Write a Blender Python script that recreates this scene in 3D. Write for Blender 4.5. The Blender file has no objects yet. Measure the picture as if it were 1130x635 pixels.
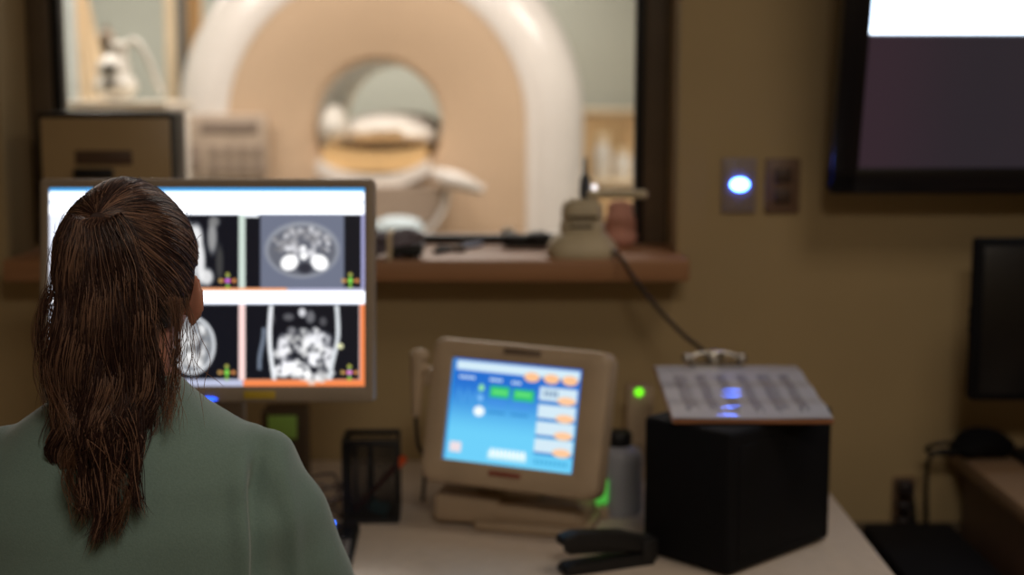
import bpy, bmesh, math, random
import numpy as np
from mathutils import Vector, Matrix, Euler

R = math.radians
PI = math.pi
random.seed(7)
rng = np.random.default_rng(7)
sc = bpy.context.scene
col = sc.collection

# ------------------------------------------------------------------ camera
F_PX = 1569.0
PITCH = math.atan(217.5 / F_PX)
CAM = Vector((0, 0, 1.55))
cd = bpy.data.cameras.new('camera')
cam = bpy.data.objects.new('camera', cd)
col.objects.link(cam)
cam.location = CAM
cam.rotation_euler = (PI / 2 - PITCH, 0, 0)
cd.sensor_width = 36.0
cd.lens = 36.0 * F_PX / 1130.0
cd.clip_start = 0.05
cd.clip_end = 60
cd.dof.use_dof = True
cd.dof.focus_distance = 1.66
cd.dof.aperture_fstop = 2.3
sc.camera = cam

# ------------------------------------------------------------------ view, world
sc.view_settings.view_transform = 'Standard'
sc.view_settings.look = 'None'
sc.view_settings.gamma = 1.0
sc.view_settings.exposure = 0.0
sc.view_settings.use_curve_mapping = False
sc.cycles.use_denoising = True
sc.cycles.max_bounces = 8
sc.cycles.sample_clamp_indirect = 4.0
w = bpy.data.worlds.new('world')
sc.world = w
w.use_nodes = True
w.node_tree.nodes['Background'].inputs[0].default_value = (0.01, 0.008, 0.006, 1)
w.node_tree.nodes['Background'].inputs[1].default_value = 0.5

# ------------------------------------------------------------------ lights
def area(name, loc, rot, sx, sy, power, color):
    l = bpy.data.lights.new(name, 'AREA')
    l.shape = 'RECTANGLE'; l.size = sx; l.size_y = sy
    l.energy = power; l.color = color
    o = bpy.data.objects.new(name, l); col.objects.link(o)
    o.location = loc; o.rotation_euler = rot
    return o
# control room: two dimmed ceiling lights
CEIL_A = (0.95, 1.75); CEIL_B = (0.3, -0.2)
area('ceiling_lamp_light', (CEIL_A[0], CEIL_A[1], 2.655), (0, 0, 0), 0.55, 0.55, 6.0, (1.0, 0.84, 0.66))
area('ceiling_lamp_light', (CEIL_B[0], CEIL_B[1], 2.655), (0, 0, 0), 0.55, 0.55, 24.0, (1.0, 0.88, 0.74))
# scanner room: bright ceiling panels, the last one added to brighten the far wall
MRI_LAMPS = [(-2.0, 5.4), (-0.2, 5.2), (1.6, 5.6), (-0.6, 8.9), (-2.7, 8.3)]
for lx, ly in MRI_LAMPS:
    area('panel_lamp_light', (lx, ly, 2.97), (0, 0, 0), 1.1, 0.55, 46.0, (1.0, 0.93, 0.88))

# ------------------------------------------------------------------ helpers
def s2l(c):
    c = c / 255.0
    return c / 12.92 if c <= 0.04045 else ((c + 0.055) / 1.055) ** 2.4
def rgb(r, g, b):
    return (s2l(r), s2l(g), s2l(b), 1.0)
_m = {}
def mat(name, c, rough=0.6, metal=0.0, var=0.08, scale=12.0, bump=0.0, bscale=60.0, spec=0.5, coat=0.0, trans=0.0, alpha=1.0):
    if name in _m: return _m[name]
    m = bpy.data.materials.new(name); m.use_nodes = True
    nt = m.node_tree; b = nt.nodes['Principled BSDF']
    b.inputs['Roughness'].default_value = rough
    b.inputs['Metallic'].default_value = metal
    b.inputs['Specular IOR Level'].default_value = spec
    b.inputs['Coat Weight'].default_value = coat
    b.inputs['Coat Roughness'].default_value = 0.05
    b.inputs['Transmission Weight'].default_value = trans
    b.inputs['Alpha'].default_value = alpha
    tc = nt.nodes.new('ShaderNodeTexCoord')
    n = nt.nodes.new('ShaderNodeTexNoise'); n.inputs['Scale'].default_value = scale
    n.inputs['Detail'].default_value = 4
    nt.links.new(tc.outputs['Object'], n.inputs['Vector'])
    cr = nt.nodes.new('ShaderNodeValToRGB')
    base = rgb(*c)
    cr.color_ramp.elements[0].position = 0.3; cr.color_ramp.elements[1].position = 0.7
    cr.color_ramp.elements[0].color = tuple(x * (1 - var) for x in base[:3]) + (1,)
    cr.color_ramp.elements[1].color = tuple(min(1, x * (1 + var)) for x in base[:3]) + (1,)
    nt.links.new(n.outputs['Fac'], cr.inputs['Fac'])
    nt.links.new(cr.outputs['Color'], b.inputs['Base Color'])
    if bump:
        n2 = nt.nodes.new('ShaderNodeTexNoise'); n2.inputs['Scale'].default_value = bscale
        nt.links.new(tc.outputs['Object'], n2.inputs['Vector'])
        bp = nt.nodes.new('ShaderNodeBump'); bp.inputs['Strength'].default_value = bump
        bp.inputs['Distance'].default_value = 0.004
        nt.links.new(n2.outputs['Fac'], bp.inputs['Height'])
        nt.links.new(bp.outputs['Normal'], b.inputs['Normal'])
    _m[name] = m
    return m
def emit(name, c, strength):
    if name in _m: return _m[name]
    m = bpy.data.materials.new(name); m.use_nodes = True
    nt = m.node_tree; nt.nodes.clear()
    e = nt.nodes.new('ShaderNodeEmission'); o = nt.nodes.new('ShaderNodeOutputMaterial')
    e.inputs[0].default_value = c; e.inputs[1].default_value = strength
    nt.links.new(e.outputs[0], o.inputs[0])
    _m[name] = m
    return m
def attr_emit(name, strength):
    m = bpy.data.materials.new(name); m.use_nodes = True
    nt = m.node_tree; b = nt.nodes['Principled BSDF']
    a = nt.nodes.new('ShaderNodeAttribute'); a.attribute_name = 'pix'
    b.inputs['Base Color'].default_value = (0.01, 0.01, 0.012, 1)
    b.inputs['Roughness'].default_value = 0.35
    nt.links.new(a.outputs['Color'], b.inputs['Emission Color'])
    b.inputs['Emission Strength'].default_value = strength
    return m
def attr_base(name, rough, coat=0.0, coat_rough=0.08):
    m = bpy.data.materials.new(name); m.use_nodes = True
    nt = m.node_tree; b = nt.nodes['Principled BSDF']
    a = nt.nodes.new('ShaderNodeAttribute'); a.attribute_name = 'pix'
    nt.links.new(a.outputs['Color'], b.inputs['Base Color'])
    b.inputs['Roughness'].default_value = rough
    b.inputs['Coat Weight'].default_value = coat
    b.inputs['Coat Roughness'].default_value = coat_rough
    b.inputs['Coat IOR'].default_value = 1.75
    return m
def wood(name, c1, c2, rough=0.35):
    m = bpy.data.materials.new(name); m.use_nodes = True
    nt = m.node_tree; b = nt.nodes['Principled BSDF']; b.inputs['Roughness'].default_value = rough
    tc = nt.nodes.new('ShaderNodeTexCoord'); mp = nt.nodes.new('ShaderNodeMapping')
    mp.inputs['Scale'].default_value = (0.7, 14, 14)
    n = nt.nodes.new('ShaderNodeTexNoise'); n.inputs['Scale'].default_value = 5; n.inputs['Detail'].default_value = 6
    cr = nt.nodes.new('ShaderNodeValToRGB')
    cr.color_ramp.elements[0].color = rgb(*c1); cr.color_ramp.elements[1].color = rgb(*c2)
    nt.links.new(tc.outputs['Object'], mp.inputs[0]); nt.links.new(mp.outputs[0], n.inputs['Vector'])
    nt.links.new(n.outputs['Fac'], cr.inputs['Fac']); nt.links.new(cr.outputs['Color'], b.inputs['Base Color'])
    return m

def ray(px, py):
    f = Vector((0, math.cos(PITCH), -math.sin(PITCH)))
    u = Vector((0, math.sin(PITCH), math.cos(PITCH)))
    return f + Vector((1, 0, 0)) * ((px - 565) / F_PX) - u * ((py - 317.5) / F_PX)
def at(px, py, Y=None, Z=None):
    d = ray(px, py)
    t = (Y / d.y) if Y is not None else ((Z - CAM.z) / d.z)
    return CAM + d * t

class MB:
    """collects shapes; build() links them as one mesh object"""
    def __init__(self): self.bm = bmesh.new()
    def _new(self, before, M):
        vs = [v for v in self.bm.verts if v not in before]
        if M is not None: bmesh.ops.transform(self.bm, matrix=M, verts=vs)
        return vs
    def box(self, c, s, bev=0.0, rot=(0, 0, 0), seg=2):
        tmp = bmesh.new()
        bmesh.ops.create_cube(tmp, size=1.0)
        bmesh.ops.scale(tmp, vec=s, verts=tmp.verts)
        if bev > 0:
            bmesh.ops.bevel(tmp, geom=list(tmp.edges), offset=min(bev, min(s) * 0.49), segments=seg, affect='EDGES', profile=0.5)
        M = Matrix.Translation(c) @ Euler(rot).to_matrix().to_4x4()
        bmesh.ops.transform(tmp, matrix=M, verts=tmp.verts)
        self._merge(tmp); return self
    def _merge(self, tmp):
        me = bpy.data.meshes.new('tmp'); tmp.to_mesh(me); tmp.free()
        self.bm.from_mesh(me); bpy.data.meshes.remove(me)
    def cyl(self, p0, p1, r0, r1=None, seg=24):
        r1 = r0 if r1 is None else r1
        p0 = Vector(p0); p1 = Vector(p1); d = p1 - p0
        tmp = bmesh.new()
        bmesh.ops.create_cone(tmp, cap_ends=True, segments=seg, radius1=r0, radius2=r1, depth=d.length)
        M = Matrix.Translation((p0 + p1) / 2) @ d.to_track_quat('Z', 'Y').to_matrix().to_4x4()
        bmesh.ops.transform(tmp, matrix=M, verts=tmp.verts)
        self._merge(tmp); return self
    def ell(self, c, r, rot=(0, 0, 0), u=24, v=16):
        tmp = bmesh.new()
        bmesh.ops.create_uvsphere(tmp, u_segments=u, v_segments=v, radius=1.0)
        M = Matrix.Translation(c) @ Euler(rot).to_matrix().to_4x4() @ Matrix.Diagonal((r[0], r[1], r[2], 1))
        bmesh.ops.transform(tmp, matrix=M, verts=tmp.verts)
        self._merge(tmp); return self
    def capsule(self, p0, p1, r0, r1, seg=16):
        p0 = Vector(p0); p1 = Vector(p1)
        self.cyl(p0, p1, r0, r1, seg); self.ell(p0, (r0,) * 3, u=seg, v=10); self.ell(p1, (r1,) * 3, u=seg, v=10)
        return self
    def lathe(self, prof, c=(0, 0, 0), seg=32, rot=(0, 0, 0)):
        """prof: (r, z) from bottom to top, closed with caps"""
        tmp = bmesh.new(); rings = []
        for r, z in prof:
            rings.append([tmp.verts.new((r * math.cos(2 * PI * k / seg), r * math.sin(2 * PI * k / seg), z)) for k in range(seg)])
        for a, b in zip(rings, rings[1:]):
            for k in range(seg):
                tmp.faces.new((a[k], a[(k + 1) % seg], b[(k + 1) % seg], b[k]))
        tmp.faces.new(rings[0][::-1]); tmp.faces.new(rings[-1])
        M = Matrix.Translation(c) @ Euler(rot).to_matrix().to_4x4()
        bmesh.ops.transform(tmp, matrix=M, verts=tmp.verts)
        self._merge(tmp); return self
    def tube(self, pts, r, seg=10, sub=6):
        P = smooth_path(pts, sub)
        tmp = bmesh.new(); rings = []
        n = len(P); up = Vector((0.13, 0.27, 0.95)).normalized()
        for i, p in enumerate(P):
            t = (P[min(i + 1, n - 1)] - P[max(i - 1, 0)]).normalized()
            a = t.cross(up)
            if a.length < 0.05: a = t.cross(Vector((1, 0, 0)))
            a.normalize(); b = t.cross(a).normalized()
            rr = r(i / (n - 1)) if callable(r) else r
            rings.append([tmp.verts.new(p + (a * math.cos(2 * PI * k / seg) + b * math.sin(2 * PI * k / seg)) * rr) for k in range(seg)])
        for A, B in zip(rings, rings[1:]):
            for k in range(seg):
                tmp.faces.new((A[k], A[(k + 1) % seg], B[(k + 1) % seg], B[k]))
        tmp.faces.new(rings[0][::-1]); tmp.faces.new(rings[-1])
        bmesh.ops.recalc_face_normals(tmp, faces=tmp.faces)
        self._merge(tmp); return self
    def prism(self, poly, axis_len, c=(0, 0, 0), rot=(0, 0, 0), bev=0.0):
        """poly in local XZ, extruded along Y by axis_len (centred)"""
        tmp = bmesh.new()
        vs = [tmp.verts.new((x, -axis_len / 2, z)) for x, z in poly]
        f = tmp.faces.new(vs)
        r_ = bmesh.ops.extrude_face_region(tmp, geom=[f])
        bmesh.ops.translate(tmp, vec=(0, axis_len, 0), verts=[v for v in r_['geom'] if isinstance(v, bmesh.types.BMVert)])
        bmesh.ops.recalc_face_normals(tmp, faces=tmp.faces)
        if bev: bmesh.ops.bevel(tmp, geom=list(tmp.edges), offset=bev, segments=2, affect='EDGES', profile=0.5)
        M = Matrix.Translation(c) @ Euler(rot).to_matrix().to_4x4()
        bmesh.ops.transform(tmp, matrix=M, verts=tmp.verts)
        self._merge(tmp); return self
    def loft(self, rings):
        """rings: lists of points of equal count, capped"""
        tmp = bmesh.new(); L = [[tmp.verts.new(p) for p in rg] for rg in rings]
        for A, B in zip(L, L[1:]):
            n = len(A)
            for k in range(n): tmp.faces.new((A[k], A[(k + 1) % n], B[(k + 1) % n], B[k]))
        tmp.faces.new(L[0][::-1]); tmp.faces.new(L[-1])
        bmesh.ops.recalc_face_normals(tmp, faces=tmp.faces)
        self._merge(tmp); return self
    def build(self, name, m, parent=None, smooth=True, angle=40):
        me = bpy.data.meshes.new(name); self.bm.to_mesh(me); self.bm.free()
        return link_mesh(name, me, m, parent, smooth, angle)

def link_mesh(name, me, m, parent=None, smooth=True, angle=40):
    o = bpy.data.objects.new(name, me); col.objects.link(o)
    if m: me.materials.append(m)
    if smooth and len(me.polygons):
        me.polygons.foreach_set('use_smooth', np.ones(len(me.polygons), bool))
        if angle < 180:
            bm = bmesh.new(); bm.from_mesh(me); lim = R(angle)
            for e in bm.edges:
                if len(e.link_faces) == 2 and e.calc_face_angle(0) > lim: e.smooth = False
            bm.to_mesh(me); bm.free()
    if parent is not None: o.parent = parent
    return o
def rrect(w_, h_, r_, y, n=6, cx=0, cz=0):
    out = []
    for (sx, sz, a0) in ((1, 1, 0), (-1, 1, PI / 2), (-1, -1, PI), (1, -1, 1.5 * PI)):
        for k in range(n):
            a = a0 + k / (n - 1) * PI / 2
            out.append(Vector((cx + sx * (w_ / 2 - r_) + r_ * math.cos(a), y, cz + sz * (h_ / 2 - r_) + r_ * math.sin(a))))
    return out
def ring_frame(ow, oh, r_, iw, ih, y0, y1, soft=0.006, cx=0, cz=0, recess=0.006):
    """one-piece screen surround: outer rounded rectangle (offset cx, cz) with a rectangular opening at the origin; front at y0, back at y1"""
    rs = [rrect(ow, oh, r_, y1, cx=cx, cz=cz), rrect(ow, oh, r_, y0 + soft, cx=cx, cz=cz), rrect(ow - soft * .6, oh - soft * .6, r_, y0 + soft * .3, cx=cx, cz=cz),
          rrect(ow - soft * 2, oh - soft * 2, max(r_ - soft * .5, .001), y0, cx=cx, cz=cz), rrect(iw + .004, ih + .004, 0.001, y0), rrect(iw, ih, 0.0008, y0 + .001), rrect(iw, ih, 0.0008, y0 + recess)]
    tmp = bmesh.new(); L = [[tmp.verts.new(p) for p in rg] for rg in rs]
    for A, B in zip(L, L[1:]):
        n = len(A)
        for k in range(n): tmp.faces.new((A[k], A[(k + 1) % n], B[(k + 1) % n], B[k]))
    tmp.faces.new(L[0]); tmp.faces.new(L[-1])
    bmesh.ops.recalc_face_normals(tmp, faces=tmp.faces)
    x = MB(); x._merge(tmp); return x
def smooth_path(pts, sub):
    P = [Vector(p) for p in pts]
    if sub <= 1 or len(P) < 3: return P
    out = []
    for i in range(len(P) - 1):
        p0 = P[max(i - 1, 0)]; p1 = P[i]; p2 = P[i + 1]; p3 = P[min(i + 2, len(P) - 1)]
        for k in range(sub):
            t = k / sub
            out.append(0.5 * ((2 * p1) + (p2 - p0) * t + (2 * p0 - 5 * p1 + 4 * p2 - p3) * t * t + (3 * p1 - p0 - 3 * p2 + p3) * t ** 3))
    out.append(P[-1]); return out
def thing(name, label, cat, loc=(0, 0, 0), rot=(0, 0, 0), group=None):
    o = bpy.data.objects.new(name, None); col.objects.link(o)
    o.empty_display_size = 0.05
    o.location = loc; o.rotation_euler = rot
    o['label'] = label; o['category'] = cat
    if group: o['group'] = group
    return o
def tag(o, label, cat, group=None, kind=None):
    o['label'] = label; o['category'] = cat
    if group: o['group'] = group
    if kind: o['kind'] = kind
    return o
def struct(o):
    o['kind'] = 'structure'; return o
def voxel(mb, name, size, smooth_it=6, factor=0.5):
    """fuse closed shapes into one continuous surface"""
    me = bpy.data.meshes.new(name + '_src'); mb.bm.to_mesh(me); mb.bm.free()
    o = bpy.data.objects.new(name + '_src', me); col.objects.link(o)
    md = o.modifiers.new('r', 'REMESH'); md.mode = 'VOXEL'; md.voxel_size = size
    ms = o.modifiers.new('s', 'SMOOTH'); ms.iterations = smooth_it; ms.factor = factor
    dg = bpy.context.evaluated_depsgraph_get()
    out = bpy.data.meshes.new_from_object(o.evaluated_get(dg), depsgraph=dg)
    bpy.data.objects.remove(o); bpy.data.meshes.remove(me)
    out.name = name
    return out
def raster(name, wd, ht, nx, ny, func, m, parent, thick=0.001):
    """a thin sheet in local XZ (front = -Y), colours per vertex from func(u, v) with v down"""
    us = np.linspace(0, 1, nx); vs = np.linspace(0, 1, ny)
    U, V = np.meshgrid(us, vs)
    P = np.zeros((ny * nx, 3)); P[:, 0] = (U.ravel() - 0.5) * wd; P[:, 2] = (0.5 - V.ravel()) * ht
    idx = np.arange(ny * nx).reshape(ny, nx)
    a = idx[:-1, :-1].ravel(); b = idx[1:, :-1].ravel(); c = idx[1:, 1:].ravel(); d = idx[:-1, 1:].ravel()
    faces = np.stack([a, b, c, d], 1).tolist()
    me = bpy.data.meshes.new(name); me.from_pydata(P.tolist(), [], faces)
    C = func(U, V).reshape(-1, 3)
    C = np.where(C <= 0.04045, C / 12.92, ((np.clip(C, 0, None) + 0.055) / 1.055) ** 2.4)
    ca = me.color_attributes.new('pix', 'FLOAT_COLOR', 'POINT')
    ca.data.foreach_set('color', np.concatenate([C, np.ones((len(C), 1))], 1).astype(np.float32).ravel())
    o = bpy.data.objects.new(name, me); col.objects.link(o); me.materials.append(m)
    o.parent = parent
    return o

# ------------------------------------------------------------------ materials
M_wall = mat('wall_paint', (176, 154, 114), 0.75, var=0.04, scale=3, bump=0.25, bscale=220)
M_ceil = mat('ceiling_tile', (190, 184, 170), 0.9)
M_floor = mat('floor_vinyl', (92, 80, 70), 0.5)
M_brown = mat('dark_brown_frame', (100, 85, 66), 0.5)
M_gasket = mat('black_gasket', (14, 12, 12), 0.5)
M_black = mat('black_plastic', (15, 15, 18), 0.55, var=0.2)
M_blackmatte = mat('black_matte', (8, 8, 13), 0.8, var=0.25, bump=0.3, bscale=300, spec=0.25)
M_taupe = mat('taupe_plastic', (150, 134, 116), 0.5)
M_beige = mat('beige_plastic', (182, 160, 134), 0.5)
M_white = mat('white_plastic', (226, 222, 214), 0.4)
M_gantry = mat('gantry_white', (232, 226, 220), 0.22, var=0.02)
M_face = mat('gantry_tan', (208, 181, 153), 0.38, var=0.03, scale=2)
M_desk = mat('desk_laminate', (218, 203, 188), 0.38, var=0.05, scale=40)
M_sill = wood('sill_wood', (152, 108, 74), (180, 132, 94), 0.5)
M_steel = mat('steel', (180, 176, 170), 0.25, metal=1.0)
M_grey = mat('grey_plastic', (130, 126, 128), 0.5)
M_mriwall = mat('scanner_room_wall', (184, 188, 178), 0.8, var=0.03, scale=2)
M_mriwarm = mat('scanner_room_cabinet', (214, 178, 128), 0.6, var=0.04, scale=3)
M_cream = mat('cream_cloth', (228, 208, 176), 0.8)
M_orange = mat('orange_plastic', (226, 92, 40), 0.45)
M_teal = mat('teal_plastic', (20, 130, 150), 0.45)
M_green = mat('green_paper', (168, 222, 110), 0.7)

# ------------------------------------------------------------------ the rooms
WY = 3.03; WB = 3.33; GY = 3.245
X0, X1 = -1.083, 0.3535           # window opening
ZS = at(600, 270, Y=3.2).z        # top of the sill
ZT = 2.25
b = MB()
for x0, x1, z0, z1 in ((-2.4, X0, 0, 2.7), (X1, 2.4, 0, 2.7), (X0, X1, 0, ZS - 0.05), (X0, X1, ZT, 2.7)):
    b.box(((x0 + x1) / 2, (WY + WB) / 2, (z0 + z1) / 2), (x1 - x0, WB - WY, z1 - z0))
struct(b.build('wall_back', M_wall, smooth=False))
struct(MB().box((-2.45, 0.75, 1.35), (0.1, 4.7, 2.7)).build('wall_left', M_wall, smooth=False))
struct(MB().box((2.45, 0.75, 1.35), (0.1, 4.7, 2.7)).build('wall_right', M_wall, smooth=False))
struct(MB().box((0, -1.65, 1.35), (5.0, 0.1, 2.7)).build('wall_front', M_wall, smooth=False))
struct(MB().box((0, 0.75, -0.05), (5.0, 4.9, 0.1)).build('floor', M_floor, smooth=False))
struct(MB().box((0, 0.75, 2.75), (5.0, 4.9, 0.1)).build('ceiling', M_ceil, smooth=False))
bb = MB()
bb.box((0, WY - 0.008, 0.05), (4.8, 0.016, 0.1), 0.003)
struct(bb.build('baseboard_back', M_brown))
# dark brown panel low on the wall right of the desk
struct(MB().box((0.95, WY - 0.006, 0.36), (1.2, 0.012, 0.5), 0.002).build('trim_1', M_brown))
# scanner room shell
RX0, RX1, RY1, RZ = -3.6, 2.8, 9.9, 3.0
struct(MB().box(((RX0 + RX1) / 2, (WB + RY1) / 2, -0.05), (RX1 - RX0, RY1 - WB, 0.1)).build('floor_scanner_room', M_floor, smooth=False))
struct(MB().box(((RX0 + RX1) / 2, (WB + RY1) / 2, RZ + 0.05), (RX1 - RX0, RY1 - WB, 0.1)).build('ceiling_scanner_room', M_ceil, smooth=False))
struct(MB().box(((RX0 + RX1) / 2, RY1 + 0.05, RZ / 2), (RX1 - RX0, 0.1, RZ)).build('wall_far', M_mriwall, smooth=False))
struct(MB().box((RX0 - 0.05, (WB + RY1) / 2, RZ / 2), (0.1, RY1 - WB, RZ)).build('wall_far_left', M_mriwall, smooth=False))
struct(MB().box((RX1 + 0.05, (WB + RY1) / 2, RZ / 2), (0.1, RY1 - WB, RZ)).build('wall_far_right', M_mriwall, smooth=False))
fb = MB()
for x0, x1, z0, z1 in ((RX0, -2.4, 0, RZ), (2.4, RX1, 0, RZ), (-2.4, 2.4, 2.7, RZ)):
    fb.box(((x0 + x1) / 2, WB - 0.05, (z0 + z1) / 2), (x1 - x0, 0.1, z1 - z0))
struct(fb.build('wall_between', M_mriwall, smooth=False))

# window: brown frame, black gasket, pane
fx0, fx1 = 0.052, 0.056
wf = MB()
wf.box((X0 + fx0 / 2, GY, (ZS + ZT) / 2), (fx0, 0.06, ZT - ZS), 0.003)
wf.box((X1 - fx1 / 2, GY, (ZS + ZT) / 2), (fx1, 0.06, ZT - ZS), 0.003)
wf.box(((X0 + X1) / 2, GY, ZT - 0.03), (X1 - X0 - 0.1, 0.06, 0.06), 0.003)
win = struct(wf.build('window_1', M_brown))
gk = MB(); g0 = X0 + fx0; g1 = X1 - fx1
gk.box((g0 + 0.009, GY, (ZS + ZT) / 2), (0.018, 0.045, ZT - ZS - 0.04), 0.002)
gk.box((g1 - 0.010, GY, (ZS + ZT) / 2), (0.020, 0.045, ZT - ZS - 0.04), 0.002)
gk.box(((g0 + g1) / 2, GY, ZS + 0.009), (g1 - g0, 0.045, 0.018), 0.002)
gk.box(((g0 + g1) / 2, GY, ZT - 0.07), (g1 - g0, 0.045, 0.02), 0.002)
gk.build('gasket', M_gasket, win)
mg = bpy.data.materials.new('window_glass'); mg.use_nodes = True
nt = mg.node_tree; nt.nodes.clear()
tr = nt.nodes.new('ShaderNodeBsdfTransparent'); tr.inputs[0].default_value = (0.93, 0.92, 0.90, 1)
gl = nt.nodes.new('ShaderNodeBsdfGlossy'); gl.inputs['Roughness'].default_value = 0.02
fr = nt.nodes.new('ShaderNodeFresnel'); fr.inputs['IOR'].default_value = 1.45
mx = nt.nodes.new('ShaderNodeMixShader'); ou = nt.nodes.new('ShaderNodeOutputMaterial')
nt.links.new(fr.outputs[0], mx.inputs[0]); nt.links.new(tr.outputs[0], mx.inputs[1]); nt.links.new(gl.outputs[0], mx.inputs[2])
nt.links.new(mx.outputs[0], ou.inputs[0])
MB().box(((g0 + g1) / 2, GY, (ZS + ZT) / 2), (g1 - g0 - 0.03, 0.006, ZT - ZS - 0.1 + 0.05)).build('pane', mg, win, smooth=False)
# sill
SY0 = at(600, 287, Z=ZS).y
sb = MB(); sb.box(((X0 + 0.367) / 2 + 0.016, (SY0 + 3.44) / 2, ZS - 0.023), (0.367 - X0 - 0.033 + 0.0, 3.44 - SY0, 0.046), 0.006)
struct(sb.build('trim_2', M_sill))

# ------------------------------------------------------------------ ceiling lamps (fixtures)
for (lx, ly), lab in ((CEIL_A, 'dimmed square ceiling lamp above the desks by the wall'), (CEIL_B, 'dimmed square ceiling lamp behind the seated person')):
    t = thing('ceiling_lamp', lab, 'lamp', (lx, ly, 2.7), group='dimmed ceiling lamps of the control room')
    MB().box((0, 0, -0.015), (0.6, 0.6, 0.03), 0.004).build('lamp_housing', M_white, t)
for i, (lx, ly) in enumerate(MRI_LAMPS):
    t = thing('ceiling_panel_lamp', ('bright ceiling panel lamp left in front of the scanner', 'bright ceiling panel lamp straight in front of the scanner face', 'bright ceiling panel lamp right in front of the scanner', 'bright ceiling panel lamp behind the scanner by the far wall', 'added ceiling panel lamp brightening the far left wall of the scanner room')[i], 'lamp', (lx, ly, RZ), group='ceiling panel lamps of the scanner room')
    MB().box((0, 0, -0.008), (1.2, 0.65, 0.016), 0.004).build('lamp_housing', M_white, t)

# ------------------------------------------------------------------ the scanner
GC = at(416, 138, Y=6.5)
GR = 230 / F_PX * 6.5
def gantry_outline(th, inset):
    Rr = GR - inset; h = GC.z - 0.02
    c, s = math.cos(th), math.sin(th)
    if s >= 0: return Rr
    return min(Rr / max(abs(c), 1e-4), h / abs(s))
def polar(rings, n=128):
    me = bmesh.new(); L = []
    for f, y in rings:
        L.append([me.verts.new((f(2 * PI * k / n) * math.cos(2 * PI * k / n), y, f(2 * PI * k / n) * math.sin(2 * PI * k / n))) for k in range(n)])
    for A, B in zip(L, L[1:]):
        for k in range(n): me.faces.new((A[k], A[(k + 1) % n], B[(k + 1) % n], B[k]))
    bmesh.ops.recalc_face_normals(me, faces=me.faces)
    x = MB(); x.bm.free(); x.bm = me; return x
scn = thing('mri_scanner', 'large white ring scanner with tan face and round bore behind the window', 'scanner', (GC.x, 6.5, 0))
Z0 = GC.z
RB = 0.30
rings = [(lambda t: gantry_outline(t, 0.0), 1.5)]
RC = 0.26
for k in range(0, 13):
    a = k / 12 * PI / 2
    rings.append(((lambda t, a=a: gantry_outline(t, RC * (1 - math.cos(a)))), RC * (1 - math.sin(a))))
RF = 165 / F_PX * 6.5
def face_outline(th, r0):
    c, s = math.cos(th), math.sin(th)
    if s >= 0: return r0
    return min(r0 / max(abs(c), 1e-4), (GC.z - 0.3) / abs(s))
rings.append((lambda t: face_outline(t, RF + 0.05), -0.004)); rings.append((lambda t: face_outline(t, RF + 0.01), 0.002)); rings.append((lambda t: face_outline(t, RF - 0.012), 0.010))
g = polar(rings).build('gantry_cover', M_gantry, scn, angle=60); g.location = (0, 0, Z0)
rings = [(lambda t: face_outline(t, RF - 0.004), 0.006)]
R_IN = 0.335
for k in range(0, 11):
    s = k / 10
    rings.append((lambda t, s=s: face_outline(t, RF - 0.012) * (1 - s) + R_IN * s, 0.008 + 0.06 * s ** 1.6))
for k in range(1, 9):
    a = k / 8 * PI / 2
    rings.append((lambda t, a=a: R_IN - 0.05 * math.sin(a), 0.068 + 0.07 * (1 - math.cos(a))))
g = polar(rings).build('face_panel', M_face, scn, angle=80); g.location = (0, 0, Z0)
g = polar([(lambda t: 0.285, 0.135), (lambda t: 0.284, 0.25), (lambda t: 0.285, 1.42), (lambda t: 0.40, 1.5), (lambda t: gantry_outline(t, 0.0), 1.5)]).build('bore_liner', M_gantry, scn); g.location = (0, 0, Z0)
# glowing dots added as the lamp highlights on the rim
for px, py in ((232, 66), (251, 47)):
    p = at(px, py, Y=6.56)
    e = MB().ell((p.x - GC.x, 0.0, p.z), (0.022, 0.02, 0.020)).build('rim_highlight', emit('rim_highlight_glow', (1, 0.96, 0.93, 1), 2.2), scn)
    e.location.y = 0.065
# grey panel with rows of keys on the left of the face
p = at(246, 163, Y=6.40)
kp = MB().box((p.x - GC.x, -0.02, p.z), (0.375, 0.05, 0.30), 0.02).build('keyed_panel', mat('panel_grey', (184, 166, 148), 0.4), scn)
kb = MB()
for r_ in range(2):
    for c_ in range(4):
        kb.box((p.x - GC.x - 0.05 + c_ * 0.065, -0.048, p.z - 0.02 - r_ * 0.07), (0.034, 0.012, 0.05), 0.006)
kb.box((p.x - GC.x + 0.02, -0.048, p.z + 0.09), (0.26, 0.010, 0.05), 0.006)
kb.box((p.x - GC.x - 0.14, -0.048, p.z - 0.05), (0.04, 0.012, 0.12), 0.006)
kb.build('key', mat('panel_key', (140, 124, 112), 0.5), kp)
# patient table: trough, mattress, docking head
def trough(y0, y1, wd, dep, th, n=20):
    rings = []
    for y in (y0, y1):
        top = []; bot = []
        for k in range(n + 1):
            u = -1 + 2 * k / n
            top.append(Vector((u * wd / 2, y, -dep * (1 - u * u))))
            bot.append(Vector((u * wd / 2 * 1.03, y, -dep * (1 - u * u) - th)))
        rings.append(top + bot[::-1])
    return rings
zt = at(413, 176, Y=6.5).z
tb = thing('patient_table', 'white curved patient table running through the scanner bore', 'table', (GC.x - 0.01, 6.5, 0))
o = MB().loft(trough(-0.10, 1.75, 0.50, 0.075, 0.06)).build('cradle', M_gantry, tb); o.location = (0, 0, zt + 0.005)
mb = MB().loft(trough(-0.04, 1.7, 0.46, 0.03, 0.085)).build('mattress', mat('mattress_tan', (220, 182, 128), 0.7), tb); mb.location = (0, 0, zt + 0.06)
dk = MB()
prof = [Vector((0.30 * math.cos(a), 0, 0.30 * math.sin(a) * 0.9)) for a in np.linspace(PI, 2 * PI, 25)]
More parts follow.
